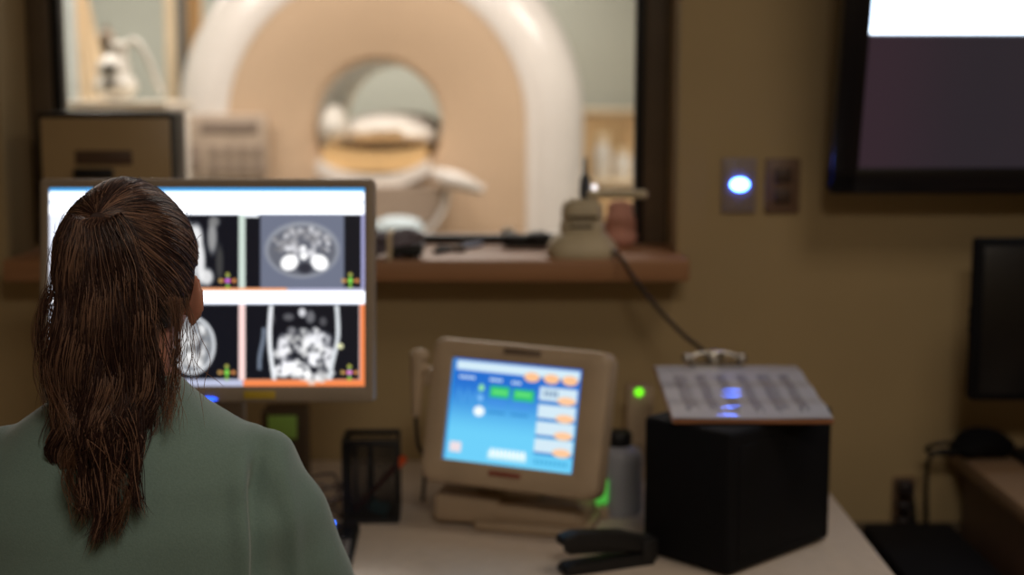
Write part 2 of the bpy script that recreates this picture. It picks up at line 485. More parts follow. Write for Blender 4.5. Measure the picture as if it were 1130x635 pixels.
dk.loft([[Vector((q.x * s, y, q.z * s)) for q in prof] for s, y in ((0.94, -0.16), (1.0, -0.13), (1.0, 0.2))])
o = dk.build('docking_head', mat('docking_grey', (170, 152, 136), 0.4), tb); o.location = (0.03, 0, zt - 0.115)
rim = MB().tube([Vector((0.03 + 0.31 * math.cos(a), -0.145, zt - 0.115 + 0.30 * math.sin(a) * 0.93)) for a in np.linspace(PI * 1.02, PI * 1.98, 17)], 0.014)
rim.build('docking_rim', M_gantry, tb)
pc = MB().box((0, 0, 0), (0.34, 0.5, zt - 0.40), 0.06); o = pc.build('pedestal', M_white, tb); o.location = (0.03, -0.02 + 0.1, (zt - 0.40) / 2 + 0.0)
p0 = at(478, 191, Y=6.33); p1 = at(532, 210, Y=6.33)
ar = MB().tube([(p0.x - tb.location.x, -0.17, p0.z), ((p0.x + p1.x) / 2 - tb.location.x, -0.19, (p0.z + p1.z) / 2 + 0.004), (p1.x - tb.location.x, -0.16, p1.z)], lambda t: 0.022 + 0.018 * math.sin(PI * min(1, t * 1.1)) , seg=14)
ar.build('side_handle', M_gantry, tb)
# blanket bundle and pillow on the table
me = MB()
me.ell((0.0, 0.5, 0.02), (0.21, 0.5, 0.072)); me.ell((0.05, 0.9, 0.01), (0.18, 0.5, 0.075)); me.ell((-0.04, 0.30, 0.01), (0.17, 0.28, 0.062)); me.ell((0.14, 0.45, -0.01), (0.10, 0.45, 0.05)); me.box((0.02, 0.5, -0.03), (0.40, 0.8, 0.03), 0.012)
ms = voxel(me, 'folded_blanket', 0.015, 4)
bl = link_mesh('folded_blanket', ms, mat('blanket_white', (240, 234, 226), 0.85, bump=0.4, bscale=40), None, True, 180)
bl.location = (GC.x + 0.02, 6.50, zt + 0.115)
tag(bl, 'white rolled blanket lying on the tan mattress inside the bore', 'blanket')
pw = MB().ell((0, 0, 0), (0.065, 0.10, 0.085)).ell((0.0, 0.02, 0.05), (0.05, 0.08, 0.05))
pwm = voxel(pw, 'pillow', 0.012, 4)
pl = link_mesh('pillow', pwm, M_white, None, True, 180)
pl.location = (at(368, 150, Y=6.55).x, 6.58, zt + 0.145)
tag(pl, 'small white rounded pillow at the left of the bore opening', 'pillow')

# scanner-room furniture seen at the left of the window
cb = at(134, 125, Y=5.3)
cabt = at(130, 112, Y=5.3).z
t = thing('white_cabinet', 'white cabinet with a pale top standing left of the scanner', 'cabinet', (cb.x, 5.45, 0))
MB().box((0, 0, cabt / 2 - 0.01), (0.34, 0.4, cabt - 0.02), 0.01).build('cabinet_body', M_white, t)
MB().box((0, 0, cabt - 0.012), (0.37, 0.44, 0.024), 0.006).build('cabinet_top', mat('pale_top', (232, 222, 205), 0.4), t)
MB().box((-0.08, -0.205, cabt - 0.5), (0.14, 0.02, 0.012), 0.004).build('handle', M_steel, t)
# contrast injector with hose standing on that cabinet
ip = at(128, 112, Y=5.35)
t = thing('contrast_injector', 'white medical injector with two dark openings and a hose on white cabinet', 'injector', (ip.x, 5.36, cabt + 0.016))
S = 5.3 / F_PX
me = MB().ell((0, 0, 12 * S), (24 * S, 0.08, 16 * S)).ell((-2 * S, 0, 30 * S), (18 * S, 0.07, 18 * S)).box((4 * S, 0, 48 * S), (17 * S, 0.07, 26 * S), 0.01)
link_mesh('injector_body', voxel(me, 'injector_body', 0.008, 4), M_white, t, True, 180)
MB().cyl((0, -0.075, 30 * S), (0, -0.03, 30 * S), 5 * S).cyl((-1 * S, -0.085, 14 * S), (-1 * S, -0.03, 14 * S), 5 * S).build('opening', M_blackmatte, t)
MB().tube([(10 * S, 0, 52 * S), (22 * S, 0, 62 * S), (36 * S, 0.0, 42 * S), (44 * S, 0, 18 * S), (50 * S, 0, 3 * S)], 3.2 * S).build('hose', M_white, t)
MB().cyl((-8 * S, 0, 44 * S), (-8 * S, 0, 78 * S), 5.5 * S, 3.5 * S).ell((-8 * S, 0, 62 * S), (9 * S, 0.03, 12 * S)).build('support_arm', M_taupe, t)
# cream curtain behind it
cp = at(98, 60, Y=6.2)
cur = []
for k in range(17):
    s = k / 16; z = 2.9 * (1 - s) + 0.02
    wdt = 0.04 + 0.12 * min(1, max(0, (2.0 - z)) / 0.55)
    ring = []
    for j in range(24):
        u = j / 23
        ring.append(Vector((-0.05 + u * wdt, 0.012 * math.sin(u * 22), z)))
    for j in range(23, -1, -1):
        u = j / 23
        ring.append(Vector((-0.05 + u * wdt, 0.012 * math.sin(u * 22) + 0.012, z)))
    cur.append(ring)
o = MB().loft(cur).build('curtain', M_cream, None, angle=80); o.location = (cp.x, 6.2, 0)
tag(o, 'narrow cream curtain hanging behind the white injector', 'curtain')
# pale post and sliding door panels on the far left
for px0, px1, Y, m_, nm, lab in ((74, 86, 6.6, mat('pale_blue_panel', (206, 214, 212), 0.5), 'wall_panel', 'pale blue-grey wall panel at the left edge of the window'),
                                 (182, 193, 6.9, M_cream, 'door_post', 'cream upright door post just left of the scanner'),
                                 (203, 222, 7.4, mat('warm_panel', (222, 176, 120), 0.6), 'folding_screen', 'warm tan folding screen behind the upper left of the scanner')):
    a = at(px0, 60, Y=Y).x; c_ = at(px1, 60, Y=Y).x
    o = MB().box(((a + c_) / 2, Y + 0.03, 1.45), (c_ - a, 0.06, 2.9), 0.01).build(nm, m_)
    tag(o, lab, 'panel')
a = at(193, 60, Y=7.2).x; c_ = at(204, 60, Y=7.2).x
o = MB().box(((a + c_) / 2, 7.25, 1.45), (c_ - a, 0.05, 2.9), 0.01).build('door_edge', mat('door_edge_grey', (110, 112, 110), 0.5))
tag(o, 'dark grey door edge between the cream post and the scanner', 'door edge')
# right side: warm cabinets with supplies
a = at(640, 124, Y=9.0); 
t = thing('storage_cabinet', 'warm tan storage cabinet right of the scanner', 'cabinet', (at(690, 124, Y=9.0).x, 9.3, 0))
zc = a.z
MB().box((0, 0, zc / 2), (1.0, 0.6, zc - 0.03), 0.01).build('cabinet_body', M_mriwarm, t)
MB().box((0, -0.01, zc + 0.0), (1.04, 0.64, 0.035), 0.006).build('cabinet_top', M_cream, t)
for sx in (-0.25, 0.25):
    d = MB().box((sx, -0.307, zc / 2), (0.47, 0.02, zc - 0.12), 0.005).build('cabinet_door', M_mriwarm, t)
    MB().box((sx * 0.25, -0.325, zc * 0.6), (0.015, 0.02, 0.14), 0.004).build('handle', M_steel, d)
# trolley with white supplies
ty = 7.0
zt2 = at(670, 200, Y=ty).z
t = thing('supply_trolley', 'tan supply trolley holding white containers right of the scanner', 'trolley', (at(700, 200, Y=ty).x, ty + 0.2, 0))
MB().box((0, 0, zt2 - 0.012), (0.5, 0.4, 0.024), 0.006).build('shelf', M_cream, t)
MB().box((0, 0, zt2 * 0.55), (0.48, 0.38, zt2 * 0.8), 0.01).build('trolley_body', M_mriwarm, t)
for sx in (-0.2, 0.2):
    for sy in (-0.15, 0.15):
        MB().cyl((sx, sy - 0.012, 0.04), (sx, sy + 0.012, 0.04), 0.04).box((sx, sy, zt2 * 0.10), (0.02, 0.02, zt2 * 0.12)).build('caster', M_black, t)
for px, wpx, hpx, lab in ((665, 20, 50, 'taller white container on the trolley beside the scanner'), (688, 20, 34, 'shorter white container on the trolley beside the window frame')):
    p = at(px, 200, Y=ty + 0.1); s = (ty + 0.1) / F_PX
    t = thing('container', lab, 'container', (p.x, ty + 0.15, zt2))
    r_ = wpx * s / 2
    MB().lathe([(r_ * .85, 0), (r_, 0.01), (r_, hpx * s * .6), (r_ * .7, hpx * s * .78)]).build('container_body', M_white, t)
    MB().lathe([(r_ * .7, hpx * s * .78), (r_ * .72, hpx * s), (r_ * .5, hpx * s * 1.02)]).build('lid', M_cream, t)

# ------------------------------------------------------------------ desks
DX1 = 0.640; DZ = 0.75
t = thing('desk', 'long beige laminate desk under the window', 'desk', (-0.4, 2.5, 0))
MB().box(((DX1 - 1.5) / 2 + 0.4, 0.02 - 0.0, DZ - 0.015), (DX1 + 1.5, WY - 2.02 - 0.002, 0.03), 0.006).build('desktop', M_desk, t)
for x in (-1.06, 0.98):
    MB().box((x, 0.05, (DZ - 0.03) / 2), (0.03, 0.8, DZ - 0.03), 0.003).build('side_panel', M_taupe, t)
MB().box((-0.04, 0.44, 0.5), (2.0, 0.02, 0.42), 0.003).build('modesty_panel', M_taupe, t)
RX = 0.948; SZ = 0.785
t = thing('side_desk', 'brown desk in the dim right corner beneath the black monitor', 'desk', (RX, 2.5, 0))
MB().box((0.6, 0.02, SZ - 0.018), (1.2, 1.0, 0.036), 0.006).build('desktop', mat('desk_brown', (150, 122, 96), 0.4), t)
MB().box((0.045, 0.02, (SZ - 0.04) / 2), (0.03, 0.95, SZ - 0.04), 0.003).build('side_panel', mat('desk_side', (106, 82, 66), 0.5), t)
MB().box((1.17, 0.02, (SZ - 0.04) / 2), (0.03, 0.95, SZ - 0.04), 0.003).build('side_panel', mat('desk_side', (106, 82, 66), 0.5), t)
MB().box((0.6, 0.47, 0.45), (1.1, 0.02, 0.5), 0.003).build('back_panel', mat('desk_side', (106, 82, 66), 0.5), t)

# ------------------------------------------------------------------ screen pictures
def sst(x, a, b): 
    t = np.clip((x - a) / (b - a), 0, 1); return t * t * (3 - 2 * t)
def blob(X, Y, cx, cy, rx, ry, rot=0, soft=0.25):
    c, s = math.cos(rot), math.sin(rot)
    dx = (X - cx) * c + (Y - cy) * s; dy = -(X - cx) * s + (Y - cy) * c
    d = np.sqrt((dx / rx) ** 2 + (dy / ry) ** 2)
    return 1 - sst(d, 1 - soft, 1 + soft)
def over(C, mask, c):
    return C * (1 - mask[..., None]) + np.array(c)[None, None] / 255.0 * mask[..., None]
def rect(X, Y, x0, y0, x1, y1, s=0.6):
    return sst(X, x0 - s, x0 + s) * (1 - sst(X, x1 - s, x1 + s)) * sst(Y, y0 - s, y0 + s) * (1 - sst(Y, y1 - s, y1 + s))
def marks(C, X, Y, cx, cy, mid):
    for dx, dy, c in ((0, -6.5, (170, 165, 80)), (0, 6.5, (125, 165, 60)), (-7.5, 0, (185, 150, 85)), (7.5, 0, (190, 130, 75))):
        C = over(C, blob(X, Y, cx + dx, cy + dy, 2.3, 2.3), c)
    C = over(C, rect(X, Y, cx - 6, cy - .9, cx + 6, cy + .9), (185, 95, 55))
    C = over(C, rect(X, Y, cx - .9, cy - 6, cx + .9, cy + 6), (95, 165, 60))
    return over(C, blob(X, Y, cx, cy, 2.6, 2.6), mid)
def scan_picture(U, V):
    X = 55 + U * 347; Y = 208 + V * 218
    r_ = np.random.default_rng(3)
    C = np.ones(U.shape + (3,)) * np.array([228, 234, 250]) / 255
    C = over(C, rect(X, Y, 50, 200, 410, 212.5), (70, 160, 225))
    C = over(C, rect(X, Y, 50, 212.5, 400, 237), (310, 315, 325))
    C = over(C, rect(X, Y, 50, 222.6, 400, 224.8), (140, 178, 225))
    dark = (7, 10, 20)
    C = over(C, rect(X, Y, 133, 237, 263.5, 318), dark)
    C = over(C, rect(X, Y, 270, 237, 398, 318), dark)
    C = over(C, rect(X, Y, 133, 336, 263.5, 419), dark)
    C = over(C, rect(X, Y, 270, 336, 396, 419), dark)
    C = over(C, rect(X, Y, 263.5, 237, 270, 318), (190, 205, 195))
    C = over(C, rect(X, Y, 263.5, 336, 270, 426), (238, 205, 200))
    C = over(C, rect(X, Y, 270, 232, 285, 240), (245, 250, 255))
    C = over(C, rect(X, Y, 398, 237, 403, 320), (150, 150, 190))
    C = over(C, rect(X, Y, 133, 318, 402, 322), (165, 165, 190))
    C = over(C, rect(X, Y, 200, 318, 316, 321.5), (235, 160, 110))
    C = over(C, rect(X, Y, 50, 322, 402, 334), (310, 315, 325))
    C = over(C, rect(X, Y, 133, 419, 268, 427), (175, 180, 205))
    C = over(C, rect(X, Y, 268, 419, 403, 427), (228, 126, 72))
    C = over(C, rect(X, Y, 396.5, 336, 403, 427), (228, 126, 72))
    # upper right: axial slice
    C = over(C, rect(X, Y, 287, 237, 379, 318), (100, 106, 124))
    C = over(C, blob(X, Y, 333, 276, 41, 31, 0, .06), (136, 140, 150))
    C = over(C, blob(X, Y, 333, 277, 37, 27, 0, .08), (92, 95, 105))
    for k in range(70):
        a = r_.uniform(0, 2 * PI); q = math.sqrt(r_.uniform(0, 1))
        x = 333 + 31 * q * math.cos(a); y = 268 + 17 * q * math.sin(a); g_ = r_.uniform(90, 215)
        C = over(C, blob(X, Y, x, y, r_.uniform(2, 5), r_.uniform(2, 4), r_.uniform(0, 3), .4) * .8, (g_, g_, g_ + 5))
    C = over(C, blob(X, Y, 319, 290, 10, 8.5, -.5, .2), (255, 255, 255))
    C = over(C, blob(X, Y, 352, 290, 10, 8.5, .5, .2), (255, 255, 255))
    C = over(C, blob(X, Y, 334.5, 283, 4, 4, 0, .3), (250, 250, 250))
    C = over(C, blob(X, Y, 334, 275, 3.5, 4, 0, .3), (235, 235, 238))
    C = over(C, blob(X, Y, 336, 296, 8, 6, 0, .4), (40, 42, 52))
    # lower right: coronal slice
    for k in range(60):
        x = r_.uniform(304, 366); y = r_.uniform(362, 420)
        if abs(x - 335) > 6 + (y - 350) * .6: continue
        g_ = r_.uniform(170, 255)
        C = over(C, blob(X, Y, x, y, r_.uniform(3, 7), r_.uniform(3, 6), r_.uniform(0, 3), .45) * .85, (g_, g_, g_))
    for x, y, rx, ry, g_ in ((312, 382, 6, 12, 235), (316, 404, 9, 9, 250), (350, 374, 14, 8, 235), (362, 392, 6, 12, 230), (334, 410, 8, 9, 255), (346, 396, 7, 8, 245), (310, 408, 6, 6, 240),
                             (333, 345, 4, 5, 220), (342, 350, 5, 7, 110), (318, 350, 6, 4, 90), (322, 366, 5, 5, 120), (300, 352, 3, 7, 70), (356, 355, 4, 5, 80)):
        C = over(C, blob(X, Y, x, y, rx, ry, 0, .35) * .9, (g_, g_, g_ + 4 if g_ < 250 else 255))
    for k in range(45):
        x = r_.uniform(306, 364); y = r_.uniform(364, 418)
        C = over(C, blob(X, Y, x, y, r_.uniform(1, 2.6), r_.uniform(2, 4), r_.uniform(0, 3), .5) * .6, (50, 52, 60))
    def vline(C, f, wd, c):
        xc = f(Y); m_ = (1 - sst(np.abs(X - xc), wd * .6, wd * 1.3)) * rect(X, Y, 270, 337, 396, 419)
        return over(C, m_, c)
    C = vline(C, lambda y: 299 + 3.0 * np.sin((y - 337) / 82 * PI * 1.1) * -1 + (y - 337) * .03, 2.4, (225, 228, 232))
    C = vline(C, lambda y: 371 - 6 * sst(y, 365, 415) + 1.5 * np.sin((y - 337) / 20), 2.4, (205, 210, 214))
    m_ = (1 - sst(np.abs(X - (291 - 5 * sst(Y, 365, 400))), 1.4, 3)) * rect(X, Y, 270, 362, 396, 408)
    C = over(C, m_, (105, 115, 130))
    C = over(C, blob(X, Y, 375, 382, 3.2, 3.2), (215, 215, 170))
    # lower left: axial head slice
    C = over(C, blob(X, Y, 212, 381, 25.5, 32, 0, .05), (215, 218, 222))
    C = over(C, blob(X, Y, 212, 381, 22.5, 29, 0, .06), (120, 124, 130))
    for k in range(60):
        a = r_.uniform(0, 2 * PI); q = math.sqrt(r_.uniform(0, 1)); g_ = r_.uniform(130, 240)
        C = over(C, blob(X, Y, 212 + 18 * q * math.cos(a), 381 + 24 * q * math.sin(a), r_.uniform(2, 6), r_.uniform(2, 5), r_.uniform(0, 3), .4) * .8, (g_, g_, g_))
    C = over(C, blob(X, Y, 220, 382, 3, 10, .3, .5), (70, 72, 78))
    # upper left: sagittal slice
    for x, y, rx, ry, g_ in ((216, 262, 7, 14, 240), (221, 290, 5, 24, 235), (234, 262, 5, 18, 150), (228, 306, 7, 9, 225), (242, 290, 4, 20, 60), (208, 300, 8, 14, 250), (205, 255, 8, 10, 200), (180, 280, 14, 34, 120), (236, 245, 6, 6, 120)):
        C = over(C, blob(X, Y, x, y, rx, ry, 0, .4) * .9, (g_, g_, g_))
    for cx, cy, mid in ((251, 310, (190, 90, 210)), (386, 310, (120, 220, 80)), (250, 411, (120, 220, 80)), (385, 411, (220, 130, 210))):
        C = marks(C, X, Y, cx, cy, mid)
    # toolbar at far left with grey-blue fields
    for k in range(7):
        C = over(C, rect(X, Y, 62, 262 + k * 22, 126, 276 + k * 22), (190, 196, 214))
    return C
def panel_picture(U, V):
    X = U * 100; Y = V * 100
    k = sst(V, 0.15, 0.75)[..., None]
    C = (np.array([30, 105, 200]) * (1 - k) + np.array([105, 200, 240]) * k) / 255
    C = over(C, rect(X, Y, -5, -5, 1.2, 105), (35, 140, 215)); C = over(C, rect(X, Y, 98.8, -5, 105, 105), (30, 110, 210))
    C = over(C, rect(X, Y, 3, 2, 98, 11), (205, 228, 240))
    for x in (62, 77, 91):
        C = over(C, blob(X, Y, x, 12, 6, 4.6, 0, .15), (250, 190, 140))
    for x0, x1, y in ((6, 20, 18), (30, 41, 18), (47, 56, 19)):
        for q in range(int((x1 - x0) / 2.6)):
            C = over(C, rect(X, Y, x0 + q * 2.6, y - 1.3, x0 + q * 2.6 + 1.7, y + 1.4, .4), (215, 235, 250))
    C = over(C, rect(X, Y, 31, 24, 46, 35), (45, 190, 110)); C = over(C, rect(X, Y, 49, 25, 65, 36), (45, 190, 110))
    for x0 in (33, 51):
        for q in range(5):
            C = over(C, rect(X, Y, x0 + q * 2.4, 28, x0 + q * 2.4 + 1.6, 31.5, .4), (120, 235, 120))
    C = over(C, blob(X, Y, 24, 27, 2, 3.4), (150, 235, 150)); C = over(C, blob(X, Y, 24, 37, 2.2, 3.4), (120, 185, 240))
    C = over(C, blob(X, Y, 24, 50, 4.2, 5, 0, .15), (240, 248, 250))
    for y in (38, 42, 49):
        for x0 in (31, 49):
            for q in range(5):
                C = over(C, rect(X, Y, x0 + q * 2.7, y, x0 + q * 2.7 + 1.8, y + 2.0, .5), (70, 140, 225) if y < 45 else (25, 110, 180))
    for q in range(5):
        C = over(C, blob(X, Y, 7 + q * 3.5, 34 + 4 * (q % 2), 1.0, 6) * .5, (90, 170, 230))
    for k_, y in enumerate((20, 37, 53.5, 70)):
        C = over(C, rect(X, Y, 69, y + 12, 98, y + 15.5), (30, 110, 190))
        C = over(C, rect(X, Y, 69, y, 97.5, y + 13), (205, 226, 238))
        C = over(C, blob(X, Y, 90, y + 12, 7, 4, 0, .15), (250, 195, 150))
        if k_ == 0:
            for q in range(4): C = over(C, rect(X, Y, 72 + q * 3, y + 3, 74 + q * 3, y + 9, .4), (120, 150, 180))
    C = over(C, rect(X, Y, 4, 82, 13, 92), (230, 215, 220))
    C = over(C, rect(X, Y, 34, 87, 64, 95) * .75, (215, 240, 240))
    for q in range(9): C = over(C, rect(X, Y, 36 + q * 3.1, 84.5, 37.8 + q * 3.1, 92, .4), (245, 252, 250))
    for q in range(8): C = over(C, rect(X, Y, 70 + q * 3.3, 90, 72 + q * 3.3, 95, .4) * .7, (50, 150, 200))
    return C

# ------------------------------------------------------------------ main monitor
mp = at(228.5, 317, Y=2.312)
t = thing('wide_monitor', 'wide grey framed monitor showing four scan images beyond the seated person', 'monitor', (mp.x, 2.40, DZ))
TM = R(-7.9)
hold = Vector((0, 2.312 - 2.40, mp.z - DZ))
def placed(o, loc, rot): o.location = loc; o.rotation_euler = rot; return o
SW, SH = 0.518, 0.3255
bz = ring_frame(SW + 0.03, SH + 0.041, 0.006, SW, SH, -0.004, 0.036, 0.004, 0, -0.0055)
bz.box((0, 0.046, 0), (0.3, 0.03, 0.2), 0.012)
fr_ = placed(bz.build('bezel', M_taupe, t), hold, (TM, 0, 0))
scr = raster('screen', SW, SH, 300, 190, scan_picture, attr_emit('scan_screen', 1.25), t)
placed(scr, hold + Euler((TM, 0, 0)).to_matrix() @ Vector((0, 0.0012, 0)), (TM, 0, 0))
lb = placed(MB().box((0.087, -0.0045, -SH / 2 - 0.014), (0.052, 0.002, 0.013), 0.0006).build('label_sticker', mat('yellow_sticker', (190, 160, 40), 0.6), t), hold, (TM, 0, 0))
ld = placed(MB().ell((0.004, -0.005, -SH / 2 - 0.021), (0.014, 0.004, 0.0035)).build('power_light', emit('blue_led', (0.02, 0.10, 1, 1), 3.0), t), hold, (TM, 0, 0))
MB().box((0, 0.03, 0.24), (0.07, 0.03, 0.46), 0.008).build('stand_neck', M_taupe, t)
MB().box((0, 0.02, 0.0075), (0.26, 0.2, 0.015), 0.006).build('stand_base', M_taupe, t)

# ------------------------------------------------------------------ touch screen console
TL = Vector((0.001, 2.493, 0.974))
t = thing('touch_screen_console', 'small beige touch screen console with blue menu on the desk', 'console', (TL.x, TL.y + 0.03, DZ))
rot = (R(-13.7), R(1.77), R(-18.8)); hl = Vector((0, -0.03, TL.z - DZ))
W_, H_ = 0.245, 0.184
fw, fh = 0.336, 0.262
bz = ring_frame(fw, fh, 0.022, W_, H_, -0.010, 0.045, 0.010, 0.005, -0.004, 0.0095)
bz.box((0, 0.06, 0), (fw - 0.06, 0.05, fh - 0.06), 0.02, seg=3)
placed(bz.build('housing', M_beige, t), hl, rot)
s_ = raster('screen', W_, H_, 150, 112, panel_picture, attr_emit('menu_screen', 1.1), t)
placed(s_, hl + Euler(rot).to_matrix() @ Vector((0, -0.0012, 0)), rot)
placed(MB().box((0.01, -0.0115, fh / 2 - 0.018), (0.07, 0.002, 0.010), 0.0007).build('name_plate', mat('plate_brown', (112, 94, 78), 0.5), t), hl, rot)
placed(MB().box((0.0, -0.0115, -fh / 2 + 0.024), (0.06, 0.002, 0.008), 0.0007).build('lower_label', mat('label_red', (140, 62, 46), 0.5), t), hl, rot)
ns = MB().box((0.0, 0.06, 0.07), (0.13, 0.06, 0.12), 0.015, rot=(0, 0, R(-18)))
ns.build('stand_neck', M_beige, t)
pb = at(507, 566, Z=DZ)
MB().box((-0.075, 0.065, 0.034), (0.13, 0.10, 0.055), 0.012, rot=(0, 0, R(-12)), seg=3).build('stand_foot', M_beige, t)
MB().box((0.050, 0.050, 0.028), (0.20, 0.13, 0.050), 0.022, rot=(0, 0, R(-15)), seg=4).box((0.050, 0.040, 0.009), (0.215, 0.15, 0.018), 0.008, rot=(0, 0, R(-15)), seg=3).build('stand_base', M_beige, t)
# probe in its holder left of the console
p = at(461, 420, Y=2.56)
t = thing('handheld_probe', 'pale handheld probe with black cord hanging left of the touch screen console', 'probe', (p.x, 2.56, p.z))
q = 2.56 / F_PX
me = MB().capsule((0, 0, 22 * q), (-2 * q, 0, -38 * q), 8.5 * q, 5.5 * q).ell((2 * q, 0, 28 * q), (12 * q, 0.014, 8 * q)).ell((6 * q, 0, 14 * q), (7 * q, .012, 7 * q))
link_mesh('probe_body', voxel(me, 'probe_body', 0.0025, 3), M_beige, t, True, 180)
MB().tube([(-3 * q, 0, -36 * q), (-2 * q, 0, -55 * q), (0, 0.0, -75 * q), (6 * q, 0.03, -100 * q), (2 * q, 0.06, -0.245 + 0.0)], 0.0035).build('cord', M_black, t)
MB().box((12 * q, 0.01, 4 * q), (22 * q, 0.02, 20 * q), 0.004).build('holder', M_beige, t)

# ------------------------------------------------------------------ things on the desk
# wire mesh organiser
c0 = at(378, 579, Z=DZ); c1 = at(438, 581, Z=DZ)
yy = c0.y; wdt = 60 / F_PX * yy; hgt = 0.157
t = thing('pen_organizer', 'black wire mesh pen organizer on the desk left of the touch screen console', 'organizer', ((c0.x + c1.x) / 2, yy + 0.05, DZ), (0, 0, R(2)))
f_ = MB()
for sx in (-1, 1):
    for sy in (-1, 1): f_.box((sx * wdt / 2, sy * 0.045, hgt / 2), (0.008, 0.008, hgt), 0.002)
for z in (0.004, hgt - 0.004):
    for sy in (-1, 1): f_.box((0, sy * 0.045, z), (wdt, 0.008, 0.010), 0.002)
    for sx in (-1, 1): f_.box((sx * wdt / 2, 0, z if sx < 0 else min(z, 0.088)), (0.008, 0.09, 0.010), 0.002)
f_.box((0, 0, 0.003), (wdt, 0.09, 0.005))
f_.build('organizer_frame', M_black, t)
def mesh_panel(w_, h_, step=0.0062, r_=0.0012):
    x = MB(); n = int(w_ / step); m_ = int(h_ / step)
    for k in range(1, n): x.box((-w_ / 2 + k * step, 0, h_ / 2), (r_ * 2, r_ * 2, h_))
    for k in range(1, m_): x.box((0, 0, k * step), (w_, r_ * 2, r_ * 2))
    return x
for sy in (-1, 1):
    o = mesh_panel(wdt, hgt).build('mesh_side', M_black, t, smooth=False); o.location = (0, sy * 0.045, 0)
for sx in (-1, 1):
    o = mesh_panel(0.09, hgt if sx < 0 else 0.088).build('mesh_side', M_black, t, smooth=False); o.location = (sx * wdt / 2, 0, 0); o.rotation_euler = (0, 0, PI / 2)
o = mesh_panel(0.09, hgt * 0.72).build('divider', M_black, t, smooth=False); o.location = (0.0, 0, 0); o.rotation_euler = (0, 0, PI / 2)
base = Vector(t.location)
a = Vector((base.x - wdt / 2 + 0.018, base.y - 0.018, DZ + 0.02)); e_ = at(447, 505, Y=base.y - 0.02)
t = thing('marker', 'red marker with orange cap leaning in the black organizer', 'marker', a)
d = e_ - a
MB().cyl((0, 0, 0), d * 0.86, 0.0055).build('barrel', mat('marker_red', (150, 44, 40), 0.5), t)
MB().cyl(d * 0.84, d * 1.0, 0.0085, 0.0075).build('cap', M_orange, t)
pe = at(418, 551, Y=base.y - 0.02)
o = MB().box((0, 0, 0), (0.040, 0.02, 0.028), 0.008, rot=(0, 0.3, 0), seg=3).build('eraser', M_teal); o.location = pe; o.location.z = DZ + 0.024
tag(o, 'teal eraser in the bottom of the black organizer', 'eraser')
for px, lab, dx in ((395, 'dark pen standing left in the black organizer', -0.006), (406, 'dark pen standing next to the divider of the black organizer', 0.004)):
    b0 = at(px, 560, Y=base.y + 0.01)
    t = thing('pen', lab, 'pen', (b0.x, base.y + 0.012, DZ + 0.006))
    MB().cyl((0, 0, 0), (dx, 0.005, 0.13), 0.004).build('barrel', M_grey, t)
    MB().cyl((dx * .8, 0.004, 0.105), (dx, 0.005, 0.135), 0.005).build('cap', M_black, t)

# cordless phone lying on the desk
c0 = at(384, 578, Z=DZ + 0.02); c1 = at(383, 640, Z=DZ + 0.02)
t = thing('phone_handset', 'black phone handset lying beside the green clad arm of the person', 'phone', (c0.x, (c0.y + c1.y) / 2, DZ), (0, 0, R(2)))
ln = c0.y - c1.y
MB().box((0, 0, 0.012), (0.055, ln, 0.024), 0.009, seg=3).build('handset_body', M_black, t)
MB().box((0, ln * .28, 0.0245), (0.038, ln * .2, 0.002), 0.0008).build('display', mat('dark_display', (26, 30, 40), 0.2), t)
for r_ in range(5):
    for c_ in range(3):
        MB().box(((c_ - 1) * 0.014, ln * 0.10 - r_ * 0.021, 0.0248), (0.010, 0.012, 0.003), 0.001).build('key', M_grey, t)
MB().ell((-0.022, ln / 2 - 0.012, 0.0245), (0.004, 0.004, 0.003)).build('status_light', emit('blue_led2', (0.03, 0.15, 1, 1), 14), t)

# stapler
t = thing('stapler', 'black open stapler in front of the sanitizer bottle', 'stapler', (at(667, 620, Z=DZ).x, 2.315, DZ), (0, 0, R(203)))
MB().prism([(-.085, 0), (.075, 0), (.085, .008), (.075, .018), (-.085, .022)], 0.036, bev=0.002).build('base', M_black, t)
MB().prism([(-.085, .018), (.0, .040), (.075, .046), (.088, .054), (.086, .066), (.06, .072), (-.03, .062), (-.09, .042)], 0.034, bev=0.004).build('arm', M_black, t)
MB().prism([(-.09, .008), (-.06, .008), (-.06, .046), (-.09, .046)], 0.042, bev=0.004).build('hinge', M_black, t)
MB().prism([(-.06, .024), (.074, .036), (.074, .046), (-.06, .034)], 0.022, bev=0.001).build('magazine', M_black, t)

# sanitizer bottle
c0 = at(683, 578, Z=DZ)
t = thing('sanitizer_bottle', 'translucent grey white bottle with black cap between console and black cabinet', 'bottle', (c0.x + 0.004, c0.y + 0.075, DZ))
r_ = 0.046
MB().lathe([(r_ * .93, 0), (r_, .006), (r_, .108), (r_ * .9, .122), (r_ * .6, .130), (r_ * .5, .132)]).build('bottle_body', mat('bottle_plastic', (176, 178, 190), 0.35, trans=0.2), t)
MB().lathe([(r_ * .50, .130), (r_ * .54, .133), (r_ * .54, .154), (r_ * .48, .158)]).build('cap', M_black, t)
# green glowing signal light behind console corner
p = at(656, 545, Y=2.585)
t = thing('signal_light', 'green glowing signal light at the lower right corner of the touch screen console', 'light', (p.x, 2.60, DZ))
MB().box((0, 0.004, 0.012), (0.055, 0.03, 0.024), 0.004).build('light_base', M_beige, t)
MB().box((0, 0, (p.z - DZ)), (0.052, 0.014, 0.048), 0.005).box((0, 0.006, (p.z - DZ) / 2), (0.02, 0.01, (p.z - DZ) ), 0.002).build('light_cover', emit('green_glow', rgb(84, 190, 70), 0.75), t)
